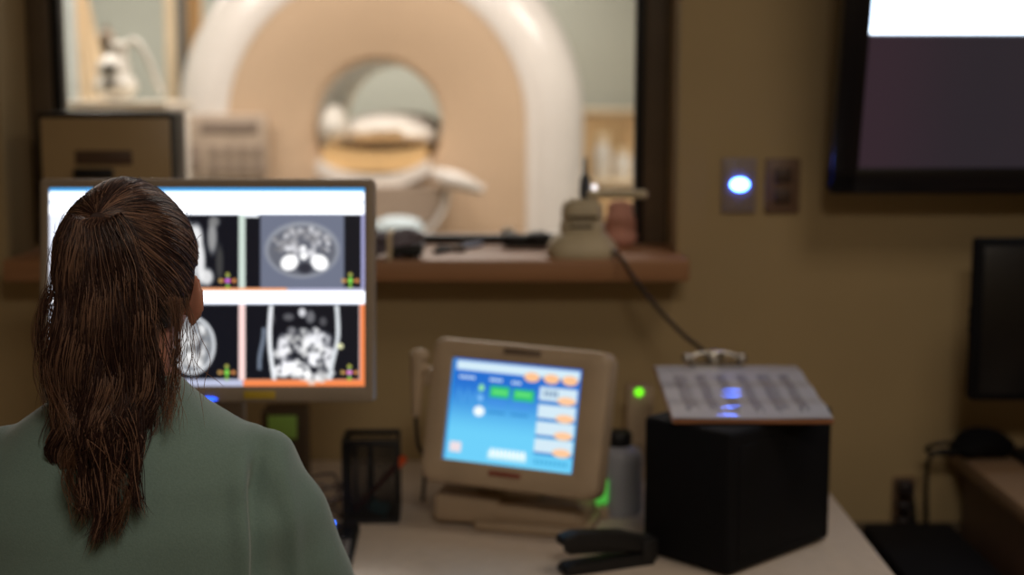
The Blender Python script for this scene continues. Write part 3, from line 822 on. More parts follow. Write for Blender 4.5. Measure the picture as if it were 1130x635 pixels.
# small adapter box with green LED
p = at(706, 470, Y=2.86)
t = thing('adapter_box', 'beige upright adapter box with green light behind the black cabinet', 'adapter', (p.x, 2.88, DZ))
zh = at(706, 428, Y=2.86).z - DZ
MB().box((0, 0, zh / 2), (0.055, 0.05, zh), 0.006).build('adapter_body', M_beige, t)
MB().ell((-0.003, -0.027, zh - 0.008), (0.008, 0.004, 0.008)).build('status_light', emit('green_led', rgb(90, 200, 20), 3.0), t)
for k in range(4): MB().box((0, -0.026, 0.04 + k * 0.012), (0.036, 0.002, 0.004)).build('vent', M_taupe, t)

# dark file box with green note, right of the shoulder
p = at(313, 520, Y=2.72)
t = thing('card_file_box', 'brown card box with green note behind the shoulder of the person', 'box', (p.x, 2.76, DZ))
zh = at(313, 455, Y=2.72).z - DZ
MB().box((0, 0, zh / 2), (0.085, 0.08, zh), 0.004).build('box_body', mat('box_brown', (84, 68, 50), 0.6), t)
MB().box((0, -0.042, zh - 0.030), (0.056, 0.003, 0.046), 0.001).build('note', M_green, t)
# cable tangle
p = at(357, 545, Y=2.55)
pts = []
for k in range(26):
    a = k * 1.15
    pts.append((0.028 * math.cos(a) + 0.006 * math.sin(3.1 * k), 0.02 * math.sin(a), 0.006 + 0.075 * (k / 25) + 0.012 * math.sin(a * 1.7)))
o = MB().tube(pts, 0.0028, sub=8).build('cable_coil', mat('cable_grey', (96, 84, 78), 0.5)); o.location = (p.x, 2.58, DZ)
tag(o, 'tangled grey cable coil on the desk left of the pen organizer', 'cable')
# small scuff-like pen on the desk: keyboard and mouse in front of the person
HX = -0.477
t = thing('keyboard', 'dark keyboard on the desk under the hands of the seated person', 'keyboard', (HX, 2.17, DZ))
MB().box((0, 0, 0.009), (0.44, 0.14, 0.018), 0.004).build('keyboard_body', M_black, t)
kb = MB()
for r_ in range(5):
    for c_ in range(19): kb.box((-0.2 + c_ * 0.0222, 0.05 - r_ * 0.025, 0.021), (0.018, 0.02, 0.007), 0.0015, seg=1)
k_ = kb.build('key_field', M_grey, t); k_['kind'] = 'stuff'

# ------------------------------------------------------------------ black cabinet and clipboard
fc = at(803, 640, Z=DZ)
lc = at(708, 611, Z=DZ)
ang = math.atan2(lc.y - fc.y, lc.x - fc.x)          # direction of the left face
wL = (lc - fc).length
ux = Vector((math.cos(ang), math.sin(ang), 0)); uy = Vector((ux.y, -ux.x, 0))
if uy.y < 0: uy = -uy
wR = 0.298; BH = 0.246
cen = fc + ux * wL / 2 + uy * wR / 2
t = thing('black_cabinet', 'black matte box cabinet standing at the right end of the desk', 'cabinet', (cen.x, cen.y, DZ), (0, 0, math.atan2(uy.y, uy.x)))
MB().box((0, 0, BH / 2 + 0.002), (wR, wL, BH - 0.004), 0.010, seg=4).build('cabinet_body', M_blackmatte, t)
MB().box((0, -wL / 2 - 0.0 , BH / 2), (wR - 0.05, 0.004, BH - 0.05), 0.0015).build('front_grille', M_blackmatte, t)
ft = MB()
for sx in (-1, 1):
    for sy in (-1, 1):
        MB().cyl((sx * (wR / 2 - .03), sy * (wL / 2 - .03), 0), (sx * (wR / 2 - .03), sy * (wL / 2 - .03), 0.006), 0.01).build('foot', M_black, t)
ft.bm.free()

cc = Vector((0.404, 2.49, 1.018))
t = thing('clipboard', 'brown clipboard with printed sheet and metal clip resting on the black cabinet', 'clipboard', cc, (R(5.0), 0, 0))
CW, CL = 0.272, 0.335
MB().box((0, 0, -0.004), (CW, CL, 0.006), 0.003).build('board', mat('hardboard', (150, 96, 60), 0.55), t)
def sheet(U, V):
    X = U * 100; Y = V * 100
    C = np.ones(U.shape + (3,)) * np.array([196, 196, 206]) / 255
    for x0, n in ((10, 4), (25, 3), (39, 3), (53, 3), (67, 4), (82, 3)):
        for k in range(n * 2):
            xx = x0 + k * 1.15
            y0 = 22
            r_ = np.random.default_rng(int(xx * 7))
            while y0 < 84:
                l = r_.uniform(3, 9)
                C = over(C, rect(X, Y, xx, y0, xx + 0.75, y0 + l, .25) * .8, (96, 96, 110)); y0 += l + 1.4
    C = over(C, rect(X, Y, 8, 12, 60, 13.5, .3) * .7, (110, 110, 120))
    return C
sh = raster('printed_sheet', CW * 0.985, CL * 0.95, 180, 120, sheet, attr_base('paper_in_sleeve', 0.5, 1.0, 0.02), t)
# lay it down and give it a gentle wave, with real thickness
me = sh.data
n_ = len(me.vertices); co = np.zeros(n_ * 3); me.vertices.foreach_get('co', co); co = co.reshape(-1, 3)
X = co[:, 0].copy(); Yl = co[:, 2].copy()
co[:, 1] = Yl - 0.004
co[:, 2] = 0.0022 + 0.0016 * np.sin(Yl * 62 + 1.2) + 0.0008 * np.sin(X * 18 + Yl * 9) + 0.0018
me.vertices.foreach_set('co', co.ravel()); me.update()
sd = sh.modifiers.new('thickness', 'SOLIDIFY'); sd.thickness = 0.0012; sd.offset = -1
cl = MB().box((-0.02, CL / 2 - 0.014, 0.006), (0.10, 0.03, 0.004), 0.0015).tube([(-0.075, CL / 2 - 0.004, 0.010), (-0.05, CL / 2 + 0.0, 0.022), (-0.02, CL / 2, 0.026), (0.01, CL / 2, 0.022), (0.035, CL / 2 - 0.004, 0.010)], 0.004)
cl.ell((-0.072, CL / 2 - 0.002, 0.014), (0.010, 0.008, 0.010)).ell((0.032, CL / 2 - 0.002, 0.014), (0.010, 0.008, 0.010)).ell((-0.02, CL / 2, 0.018), (0.02, 0.008, 0.012))
cl.build('clip', M_steel, t)

# ------------------------------------------------------------------ on the sill
# dark framed box at the left
bw = 150 / F_PX * 2.98; bx = at(110, 125, Y=2.98).x; bh = at(115, 124, Y=2.98).z - ZS
t = thing('equipment_box', 'brown fronted box with black edges on the left of the window sill', 'box', (bx, 3.06, ZS))
MB().box((0, 0.01, bh / 2), (bw, 0.13, bh), 0.006).build('box_shell', mat('shell_dark_brown', (44, 36, 28), 0.5), t)
MB().box((0.004, -0.058, bh / 2 - 0.004), (bw - 0.014, 0.010, bh - 0.016), 0.004).build('front_panel', mat('smoky_brown', (182, 156, 116), 0.35, var=0.05, scale=4), t)
MB().box((0.0, -0.064, bh - 0.095), (0.12, 0.006, 0.030), 0.003).build('slot', mat('slot_dark', (92, 70, 54), 0.5), t)
MB().box((-0.022, -0.068, bh - 0.128), (0.085, 0.014, 0.022), 0.006).build('handle', M_black, t)

def sp(px, py): return at(px, py, Z=ZS)
# headset cable bundle
p = sp(440, 288)
t = thing('cable_bundle', 'grey coiled cable bundle tied with a pale strap on the sill', 'cable', (p.x - 0.01, p.y + 0.055, ZS))
pts = []
for k in range(60):
    a = k * 0.7; rr = 0.048 + 0.006 * math.sin(k * 1.9)
    pts.append((rr * math.cos(a) * 1.05, 0.034 * math.sin(a), 0.008 + 0.045 * (k / 59) + 0.006 * math.sin(k * 2.3)))
MB().tube(pts, 0.0055, sub=3).build('cable', mat('cable_mauve', (120, 112, 124), 0.5), t)
MB().box((-0.01, -0.04, 0.024), (0.010, 0.006, 0.052), 0.002).box((-0.01, 0.0, 0.052), (0.010, 0.08, 0.005), 0.001).build('strap', M_cream, t)
MB().box((0.02, -0.02, 0.018), (0.075, 0.04, 0.026), 0.01, seg=3).build('plug', M_black, t)
# stool with pale blue cushion in the scanner room
p = at(440, 240, Y=5.1); q = 5.1 / F_PX
t = thing('cushioned_stool', 'stool with pale blue round cushion in front of the scanner above the coiled cable', 'stool', (p.x, 5.1, 0))
MB().lathe([(16 * q, p.z - 24 * q), (27 * q, p.z - 20 * q), (28 * q, p.z - 12 * q), (24 * q, p.z - 4 * q), (14 * q, p.z - 0.5 * q), (3 * q, p.z)]).build('cushion', mat('pale_blue_cloth', (206, 222, 230), 0.7), t, angle=180)
MB().cyl((0, 0, 0.03), (0, 0, p.z - 23 * q), 0.025).build('column', M_steel, t)
MB().lathe([(0.24, 0), (0.24, 0.015), (0.05, 0.04)]).build('stool_base', M_grey, t)
# pens
for (xa, ya, xb, yb), lab, m2 in (((480, 281, 531, 272), 'black pen with silver cap lying on the middle of the sill', mat('silver_cap', (150, 160, 190), 0.3, metal=.3)),
                                  ((484, 276, 512, 279), 'short brown pencil lying beside the black pen on the sill', M_brown)):
    A = sp(xa, ya); B = sp(xb, yb); d = B - A
    t = thing('pen', lab, 'pen', A + Vector((0, 0, 0.006)))
    MB().cyl((0, 0, 0), d * .6, 0.0055).build('barrel', M_black if 'black' in lab else mat('pencil_brown', (92, 58, 40), 0.5), t)
    MB().cyl(d * .58, d, 0.0065, 0.0055).build('cap', m2, t)
# dark cable tray near the pane
p = at(580, 268, Y=3.17)
t = thing('goggles', 'black safety goggles with a pale tip by the pane left of the intercom', 'goggles', (p.x, 3.13, ZS))
me = MB().ell((-0.026, 0, 0.018), (0.034, 0.03, 0.016)).ell((0.028, 0, 0.020), (0.034, 0.03, 0.018)).box((0, 0, 0.012), (0.10, 0.04, 0.018), 0.008)
link_mesh('goggle_frame', voxel(me, 'goggle_frame', 0.003, 3), M_black, t, True, 180)
MB().ell((-0.040, 0.020, 0.034), (0.016, 0.01, 0.010)).build('vent_cap', M_white, t)

# beige intercom with antenna
p = sp(644, 287)
k = p.y / F_PX
M_ic = mat('intercom_beige', (206, 192, 162), 0.5)
t = thing('desk_intercom', 'beige stepped intercom with antenna and side arm on the right of the sill', 'intercom', (p.x, p.y + 0.065, ZS))
def sq(w_, d_, z, cx=0, n=28, e=3.2):
    out = []
    for j in range(n):
        a = 2 * PI * j / n; c, s = math.cos(a), math.sin(a)
        out.append(Vector((cx + w_ * abs(c) ** (2 / e) * (1 if c >= 0 else -1), d_ * abs(s) ** (2 / e) * (1 if s >= 0 else -1), z)))
    return out
MB().loft([sq(38 * k, 0.058, 0), sq(40 * k, 0.062, 5 * k), sq(39 * k, 0.058, 14 * k), sq(31 * k, 0.045, 23 * k, -1 * k), sq(27 * k, 0.04, 27 * k)]).build('base', M_ic, t, angle=60)
MB().loft([sq(25 * k, 0.038, 25 * k), sq(25.5 * k, 0.038, 38 * k), sq(22.5 * k, 0.034, 41 * k), sq(24 * k, 0.036, 45 * k), sq(23 * k, 0.035, 58 * k), sq(16 * k, 0.026, 66 * k)]).build('upper_body', M_ic, t, angle=60)
MB().box((0, -0.04, 46 * k), (34 * k, 0.006, 3 * k), 0.001).box((-2 * k, -0.04, 36 * k), (26 * k, 0.006, 3 * k), 0.001).build('vent', mat('vent_dark', (90, 76, 60), 0.6), t)
MB().lathe([(6 * k, 64 * k), (6.5 * k, 75 * k), (5.5 * k, 88 * k), (2.4 * k, 94 * k), (1.8 * k, 110 * k), (1.2 * k, 112 * k)], c=(3 * k, 0, 0), seg=16).build('antenna', mat('slate_grey', (70, 74, 82), 0.5), t)
MB().cyl((0, 0, 71 * k), (68 * k, -0.02, 71 * k), 5 * k).ell((68 * k, -0.02, 71 * k), (5 * k,) * 3).build('side_arm', M_ic, t)
MB().ell((13 * k, -0.012, 79 * k), (3.2 * k, .005, 3.2 * k)).build('status_light', emit('white_led', (1, .93, .95, 1), 1.6), t)
# pink pouch behind
p = at(684, 262, Y=3.17)
me = MB().ell((0, 0, 0.045), (0.036, 0.028, 0.05)).ell((0, 0, 0.02), (0.040, 0.03, 0.024)).ell((0, 0, 0.088), (0.030, 0.015, 0.016))
o = link_mesh('pouch', voxel(me, 'pouch', 0.004, 4), mat('pink_cloth', (206, 152, 138), 0.8, bump=0.4, bscale=60), None, True, 180)
o.location = (p.x, 3.165, ZS)
tag(o, 'dusky pink cloth pouch between the intercom and the window frame', 'pouch')
# cord from the sill to the clipboard
A = at(683, 284, Y=SY0 - 0.008); B = at(779, 391, Y=2.72)
pts = [A + Vector((-0.02, 0.05, 0.008)), A + Vector((0, 0, 0.004))]
for s in (0.2, 0.4, 0.6, 0.8, 1.0):
    q = A.lerp(B, s); q.z -= 0.016 * math.sin(PI * s); pts.append(q)
pts += [B + Vector((0.02, 0.02, -0.05)), B + Vector((0.03, 0.04, -0.15)), Vector((B.x + 0.03, B.y + 0.05, DZ + 0.004))]
o = MB().tube(pts, 0.0042, sub=6).build('cord', mat('cord_brown', (52, 40, 28), 0.6))
tag(o, 'thin dark cord running from the intercom down to the clipboard', 'cord')

# ------------------------------------------------------------------ on the wall
p = at(815, 204.5, Y=WY)
ph = 0.116; pw_ = 0.073
t = thing('night_light_plate', 'wall plate with glowing blue-white oval light', 'wall plate', (p.x, WY, p.z))
MB().box((0, -0.004, 0), (pw_, 0.008, ph), 0.003).build('cover_plate', mat('plate_grey', (142, 128, 128), 0.45), t)
MB().ell((0.001, -0.010, 0.002), (0.0185, 0.007, 0.0125)).build('oval_light', emit('oval_glow', (0.06, 0.17, 1.0, 1), 34.0), t)
for z in (0.045, -0.045): MB().cyl((0, -0.010, z), (0, -0.007, z), 0.003).build('screw', M_steel, t)
p = at(863, 205, Y=WY)
t = thing('outlet_plate', 'brown wall outlet plate right of the glowing oval light', 'wall plate', (p.x, WY, p.z))
MB().box((0, -0.004, 0), (pw_, 0.008, ph), 0.003).build('cover_plate', mat('plate_brown2', (112, 86, 68), 0.45), t)
MB().box((0, -0.011, 0.022), (0.036, 0.008, 0.030), 0.008).box((0, -0.011, -0.022), (0.036, 0.008, 0.030), 0.008).build('socket', mat('socket_dark', (70, 52, 42), 0.5), t)

# big display, tilted forward
BL = at(915.5, 214.5, Y=2.90)
tilt = R(12.0)
TW, TH = 1.10, 0.66
t = thing('wall_display', 'large black framed wall display tilted forward above the side desk', 'display', (BL.x + TW / 2, WY, BL.z + 0.33))
org = Vector((BL.x, BL.y, BL.z)) - Vector(t.location)
def tv(o):
    o.location = org; o.rotation_euler = (tilt, 0, 0); return o
e_ = 0.055
tvb = MB()
tvb.box((e_ / 2, 0.02, TH / 2), (e_, 0.045, TH), 0.006); tvb.box((TW - e_ / 2, 0.02, TH / 2), (e_, 0.045, TH), 0.006)
tvb.box((TW / 2, 0.02, e_ / 2), (TW, 0.045, e_), 0.006); tvb.box((TW / 2, 0.02, TH - e_ / 2), (TW, 0.045, e_), 0.006)
tvb.box((TW / 2, 0.035, TH / 2), (TW - 0.03, 0.04, TH - 0.03), 0.01)
tv(tvb.build('bezel', mat('display_black', (10, 10, 20), 0.3), t))
zsplit = 0.324
def tvpic(U, V):
    h = TH - 2 * e_; z = (1 - V) * h + e_
    C = np.ones(U.shape + (3,)) * np.array([37, 32, 38]) / 255
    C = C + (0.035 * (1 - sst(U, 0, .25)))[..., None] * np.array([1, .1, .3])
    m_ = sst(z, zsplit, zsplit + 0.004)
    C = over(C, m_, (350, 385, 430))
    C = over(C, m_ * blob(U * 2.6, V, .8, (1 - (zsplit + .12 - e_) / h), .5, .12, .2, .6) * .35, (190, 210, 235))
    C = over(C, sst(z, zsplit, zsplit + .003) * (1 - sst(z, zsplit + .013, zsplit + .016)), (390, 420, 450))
    return C
s_ = raster('screen', TW - 2 * e_, TH - 2 * e_, 120, 160, tvpic, attr_emit('display_screen', 1.15), t)
s_.rotation_euler = (tilt, 0, 0)
s_.location = org + Euler((tilt, 0, 0)).to_matrix() @ Vector((TW / 2, 0.004, TH / 2))
MB().box((0, -0.012, 0.05), (0.4, 0.024, 0.3), 0.003).box((0, -0.09, 0.05), (0.1, 0.16, 0.1), 0.01).build('mount', M_black, t)

# side monitor on the right desk
p = at(1079, 264, Y=2.80); pb_ = at(1082, 443, Y=2.80)
MW = 0.48; MH = (p.z - pb_.z)
t = thing('dark_monitor', 'switched off black monitor at the right edge on the side desk', 'monitor', (p.x + MW / 2, 2.85, SZ))
zc = (p.z + pb_.z) / 2 - SZ
mo = MB().box((0, -0.03, zc), (MW, 0.035, MH), 0.006).box((0, 0.0, zc), (MW * 0.7, 0.04, MH * 0.7), 0.015)
for k in range(3): mo.box((-MW / 2 - 0.001, -0.03, zc - 0.02 + k * 0.018), (0.006, 0.012, 0.010), 0.001)
mo.build('monitor_body', M_blackmatte, t)
MB().box((0, -0.0485, zc), (MW - 0.03, 0.003, MH - 0.03), 0.001).build('screen', mat('off_screen', (14, 14, 18), 0.3), t)
MB().box((0, 0.0, 0.12), (0.05, 0.03, 0.24), 0.005).build('stand_neck', M_black, t)
MB().box((0, 0, 0.008), (0.22, 0.17, 0.016), 0.006).build('stand_base', M_black, t)
# black pouch with cable loop, corner of side desk
p = at(1076, 500, Z=SZ)
t = thing('headset', 'black headset with looped cable at the back corner of the side desk', 'headset', (p.x + 0.005, 2.93, SZ))
me = MB().ell((0.0, 0, 0.03), (0.058, 0.045, 0.030)).ell((-0.03, -0.01, 0.02), (0.04, 0.04, 0.022)).ell((0.035, 0, 0.022), (0.035, 0.035, 0.022)).box((0, 0, 0.008), (0.10, 0.06, 0.014), 0.005)
link_mesh('headset_body', voxel(me, 'headset_body', 0.004, 3), M_blackmatte, t, True, 180)
MB().tube([(-0.04, 0, 0.02), (-0.08, -0.03, 0.035), (-0.115, -0.02, 0.025), (-0.112, 0.0, 0.008), (-0.07, -0.01, 0.004), (-0.05, -0.03, 0.012), (-0.09, -0.035, 0.02), (-0.118, -0.03, 0.0), (-0.10, 0.04, -0.08), (-0.085, 0.06, -0.25)], 0.0045, sub=8).build('cable', M_black, t)
# keyboard on the side desk
p = at(1108, 505, Z=SZ + 0.01)
t = thing('keyboard', 'black keyboard on the brown side desk below the dark monitor', 'keyboard', (p.x + 0.21, p.y - 0.40, SZ))
MB().box((0, 0, 0.010), (0.42, 0.15, 0.02), 0.005).build('keyboard_body', M_black, t)
kb = MB()
for r_ in range(5):
    for c_ in range(18): kb.box((-0.19 + c_ * 0.0222, 0.055 - r_ * 0.026, 0.022), (0.018, 0.02, 0.007), 0.0015, seg=1)
kb.build('key_field', M_black, t)['kind'] = 'stuff'
# wall outlet with stacked plugs
p = at(996, 556, Y=WY)
t = thing('power_strip', 'small wall power strip with stacked dark plugs between the two desks', 'power strip', (p.x, WY, p.z))
MB().box((0, -0.006, 0), (0.05, 0.012, 0.125), 0.004).build('strip_body', mat('strip_brown', (120, 94, 72), 0.5), t)
for k, z in enumerate((0.045, 0.005, -0.03)):
    pg = MB().box((-0.004, -0.028, z), (0.034, 0.036, 0.020 if k else 0.030), 0.007, seg=3).build('plug', mat('plug_dark', (36, 26, 28), 0.5), t)
    MB().tube([(-0.004, -0.044, z), (0.006, -0.06, z - 0.02), (0.016 + k * .004, -0.05, z - 0.09), (0.02, -0.035, z - 0.2), (0.025 + .006 * k, -0.015, z - 0.40)], 0.003).build('cord', M_black, pg)
# computer tower under the gap
p0 = at(1000, 598, Y=2.80)
t = thing('computer_tower', 'black computer tower on a low stand between the two desks', 'computer', (0.84, 2.74, 0))
MB().box((0, 0, p0.z - 0.22), (0.19, 0.38, 0.44), 0.01).build('tower_case', M_blackmatte, t)
MB().box((0, -0.193, p0.z - 0.22), (0.17, 0.01, 0.42), 0.004).build('front_cover', M_black, t)
MB().box((0, 0, (p0.z - 0.44) / 2), (0.23, 0.40, p0.z - 0.44), 0.006).build('stand', M_brown, t)

# ------------------------------------------------------------------ the person
HC = Vector((-0.470, 1.745, 1.335))      # head centre
NX = HX
M_skin = bpy.data.materials.new('skin'); M_skin.use_nodes = True
nb = M_skin.node_tree.nodes['Principled BSDF']
nb.inputs['Base Color'].default_value = rgb(194, 134, 112); nb.inputs['Roughness'].default_value = 0.5
nb.inputs['Subsurface Weight'].default_value = 0.25
nb.inputs['Subsurface Radius'].default_value = (0.012, 0.004, 0.002)
person = thing('person', 'seated person with long brown ponytail in a green long sleeved top, seen from behind', 'person', (NX, 1.72, 0))
off = -Vector(person.location)
def L(v): return Vector(v) + off
bd = MB()
hc = L(HC)
# head
bd.ell(hc + Vector((0, -0.005, 0.015)), (0.074, 0.094, 0.090))
bd.ell(hc + Vector((0, 0.02, -0.045)), (0.064, 0.072, 0.068))
bd.ell(hc + Vector((0, 0.056, -0.082)), (0.036, 0.034, 0.028))          # chin
bd.ell(hc + Vector((0, 0.052, 0.022)), (0.062, 0.040, 0.050))           # brow
bd.ell(hc + Vector((0, 0.060, -0.055)), (0.044, 0.036, 0.040))          # mouth area
bd.capsule(hc + Vector((0, 0.092, 0.0)), hc + Vector((0, 0.110, -0.038)), 0.007, 0.012)    # nose
for s in (-1, 1):
    bd.ell(hc + Vector((s * 0.010, 0.103, -0.042)), (0.008, 0.008, 0.007))
    bd.ell(hc + Vector((s * 0.036, 0.052, -0.034)), (0.030, 0.030, 0.034))   # cheeks
    # ears: helix ring, lobe and a shallow bowl
    ec = hc + Vector((s * 0.0755, -0.004, -0.042))
    Rz = Euler((0, 0, s * R(42))).to_matrix()     # back edge stands off the head
    def ep(v): return ec + Rz @ Vector((v[0] * s, v[1], v[2]))
    bd.tube([ep((0.003, -0.015 * math.cos(a), 0.026 * math.sin(a) + 0.002)) for a in np.linspace(-1.2, 3.0, 11)], 0.0038, seg=8, sub=3)
    bd.ell(ep((0.0, 0.0, 0.0)), (0.0045, 0.015, 0.026), rot=(0, 0, s * R(42)))
    bd.ell(ep((0.0, 0.003, -0.024)), (0.005, 0.008, 0.010), rot=(0, 0, s * R(42)))
    bd.ell(ep((-0.006, 0.010, 0.0)), (0.010, 0.010, 0.018))
for s in (-1, 1):      # eyelids
    bd.tube([hc + Vector((s * (0.031 + 0.015 * math.cos(a)), 0.0885 - 0.006 * abs(math.cos(a)), 0.001 + 0.007 * math.sin(a))) for a in np.linspace(0, 2 * PI, 13)], 0.0034, seg=8, sub=2)
# neck and trunk
bd.capsule(hc + Vector((-0.0, -0.012, -0.06)), L((NX, 1.725, 1.14)), 0.052, 0.058)
bd.ell(L((NX, 1.72, 1.05)), (0.15, 0.085, 0.09)); bd.ell(L((NX, 1.72, 0.88)), (0.14, 0.09, 0.2)); bd.ell(L((NX, 1.73, 0.68)), (0.16, 0.11, 0.12))
hands = {}
for s in (-1, 1):
    sh_ = L((NX + s * 0.155, 1.72, 1.075)); el = L((NX + s * 0.215, 1.80, 0.86)); wr = L((NX + s * 0.125, 2.06, 0.805))
    bd.capsule(sh_, el, 0.044, 0.036); bd.capsule(el, wr, 0.036, 0.024)
    hd = (L((NX + s * 0.085, 2.15, 0.80)) - wr).normalized()
    pc_ = wr + hd * 0.045
    bd.ell(pc_, (0.036, 0.048, 0.014), rot=(0, 0, math.atan2(-hd.x, hd.y)))
    side = Vector((hd.y, -hd.x, 0)).normalized()
    for j, (o_, ln_) in enumerate(((-0.027, 0.060), (-0.009, 0.072), (0.010, 0.076), (0.028, 0.068))):
        o2 = o_ * (-s)
        k0 = wr + hd * 0.078 + side * o2 * 0.95 + Vector((0, 0, 0.002))
        k1 = k0 + hd * ln_ * 0.45 + Vector((0, 0, 0.006)) + side * o2 * 0.12
        k2 = k1 + hd * ln_ * 0.33 + Vector((0, 0, -0.008)); k3 = k2 + hd * ln_ * 0.18 + Vector((0, 0, -0.010))
        bd.capsule(k0, k1, 0.0088, 0.0080, 10); bd.capsule(k1, k2, 0.0080, 0.0072, 10); bd.capsule(k2, k3, 0.0072, 0.0062, 10)
    t0 = wr + hd * 0.025 - side * s * 0.028; t1 = t0 + hd * 0.032 - side * s * 0.022 + Vector((0, 0, -0.003)); t2 = t1 + hd * 0.028 - side * s * 0.006 + Vector((0, 0, -0.004))
    bd.capsule(t0, t1, 0.012, 0.0095, 10); bd.capsule(t1, t2, 0.0095, 0.0075, 10)
    hp = L((NX + s * 0.09, 1.75, 0.66)); kn = L((NX + s * 0.13, 2.12, 0.60)); an = L((NX + s * 0.13, 2.08, 0.22))
    bd.capsule(hp, kn, 0.072, 0.05); bd.capsule(kn, an, 0.048, 0.032); bd.capsule(an, an + Vector((0, 0.1, -0.03)), 0.032, 0.028)
body = link_mesh('body', voxel(bd, 'body', 0.0042, 4, 0.5), M_skin, person, True, 180)
for s in (-1, 1):
    ey = MB().ell(hc + Vector((s * 0.031, 0.0815, 0.0)), (0.0118, 0.0105, 0.0085)).build('eye', mat('eye_white', (222, 216, 208), 0.2), person)
    MB().ell(hc + Vector((s * 0.031, 0.0905, 0.0)), (0.0050, 0.0022, 0.0052)).build('iris', mat('iris_brown', (52, 34, 24), 0.15), ey)
    MB().tube([hc + Vector((s * 0.014, 0.0935, 0.016)), hc + Vector((s * 0.032, 0.0925, 0.022)), hc + Vector((s * 0.049, 0.080, 0.016))], 0.0022, seg=8).build('eyebrow', mat('scalp_hair', (44, 27, 21), 0.6, bump=0.6, bscale=90), person)
lipm = mat('lip_red', (150, 74, 68), 0.45)
MB().tube([hc + Vector((-0.022, 0.085, -0.068)), hc + Vector((-0.008, 0.0955, -0.064)), hc + Vector((0, 0.0965, -0.066)), hc + Vector((0.008, 0.0955, -0.064)), hc + Vector((0.022, 0.085, -0.068))], 0.0036, seg=10).tube([hc + Vector((-0.020, 0.085, -0.069)), hc + Vector((0, 0.0950, -0.073)), hc + Vector((0.020, 0.085, -0.069))], 0.0040, seg=10).build('lips', lipm, person)

# green top
tp = MB()
def oval(c, rx, ry, n=40, e=2.3):
    out = []
    for j in range(n):
        a = 2 * PI * j / n; cc_, ss_ = math.cos(a), math.sin(a)
        out.append(c + Vector((rx * abs(cc_) ** (2 / e) * (1 if cc_ >= 0 else -1), ry * abs(ss_) ** (2 / e) * (1 if ss_ >= 0 else -1), 0)))
    return out
secs = [(0.60, .185, .135, 0), (0.70, .188, .135, 0), (0.82, .185, .125, 0), (0.94, .198, .128, 0), (1.03, .205, .126, 0), (1.085, .192, .118, 0), (1.12, .165, .106, 0),
        (1.148, .128, .092, .0), (1.17, .095, .078, .0), (1.188, .075, .068, .002), (1.20, .064, .060, .004)]
tp.loft([oval(L((NX, 1.72 + dy, z)), rx, ry) for z, rx, ry, dy in secs])
for s in (-1, 1):
    sh_ = L((NX + s * 0.150, 1.72, 1.072)); el = L((NX + s * 0.232, 1.80, 0.86)); wr = L((NX + s * 0.132, 2.035, 0.80))
    m_ = sh_.lerp(el, .5) + Vector((s * 0.008, -0.004, 0))
    tp.capsule(sh_, m_, 0.066, 0.063, 24); tp.capsule(m_, el, 0.063, 0.055, 24); tp.capsule(el, wr, 0.055, 0.036, 24)
top = voxel(tp, 'green_top', 0.0065, 10, 0.5)
n_ = len(top.vertices); co = np.zeros(n_ * 3); top.vertices.foreach_get('co', co); co = co.reshape(-1, 3)
no = np.zeros(n_ * 3); top.vertices.foreach_get('normal', no); no = no.reshape(-1, 3)
x = co[:, 0]; y = co[:, 1]; z = co[:, 2]
disp = np.zeros(n_)
# armhole seams and the soft folds that hang from them, both sides
for s in (-1, 1):
    xs = x * s
    seam = 0.158 + 0.012 * np.sin((z - 0.9) * 8)
    m1 = sst(z, 0.80, 0.92) * (1 - sst(z, 1.08, 1.15))
    disp += -0.014 * np.exp(-((xs - seam - 0.03 * (1.1 - z)) / 0.008) ** 2) * m1 * (y < 0.06)
    disp += 0.011 * np.exp(-((xs - seam + 0.018 - 0.10 * (1.1 - z)) / 0.011) ** 2) * m1 * (y < 0.06)
    disp += 0.010 * np.exp(-((xs - seam - 0.026 - 0.12 * (1.1 - z)) / 0.012) ** 2) * m1
disp += 0.0035 * np.sin(z * 55 + 9 * np.abs(x) + 2 * np.sin(x * 17)) * sst(np.abs(x), 0.06, 0.2)
disp += 0.0045 * np.sin(x * 30 + 3 * np.sin(z * 9)) * (1 - sst(z, 0.95, 1.1))
co += no * disp[:, None]
top.vertices.foreach_set('co', co.ravel()); top.update()
M_top = bpy.data.materials.new('green_jersey'); M_top.use_nodes = True
nt = M_top.node_tree; pb2 = nt.nodes['Principled BSDF']
pb2.inputs['Roughness'].default_value = 0.9; pb2.inputs['Sheen Weight'].default_value = 0.3; pb2.inputs['Sheen Roughness'].default_value = 0.5
tc = nt.nodes.new('ShaderNodeTexCoord')
n1 = nt.nodes.new('ShaderNodeTexNoise'); n1.inputs['Scale'].default_value = 420; n1.inputs['Detail'].default_value = 3
cr = nt.nodes.new('ShaderNodeValToRGB'); cr.color_ramp.elements[0].color = rgb(102, 126, 119); cr.color_ramp.elements[1].color = rgb(125, 148, 140)
nt.links.new(tc.outputs['Object'], n1.inputs['Vector']); nt.links.new(n1.outputs['Fac'], cr.inputs['Fac']); nt.links.new(cr.outputs['Color'], pb2.inputs['Base Color'])
bp = nt.nodes.new('ShaderNodeBump'); bp.inputs['Strength'].default_value = 0.35; bp.inputs['Distance'].default_value = 0.001
nt.links.new(n1.outputs['Fac'], bp.inputs['Height']); nt.links.new(bp.outputs['Normal'], pb2.inputs['Normal'])
link_mesh('green_top', top, M_top, person, True, 180)
# collar band
MB().tube([L((NX + 0.062 * math.cos(a), 1.724 + 0.058 * math.sin(a), 1.197 - 0.008 * math.sin(a))) for a in np.linspace(0, 2 * PI, 25)], 0.0055, sub=2).build('collar_band', M_top, person)
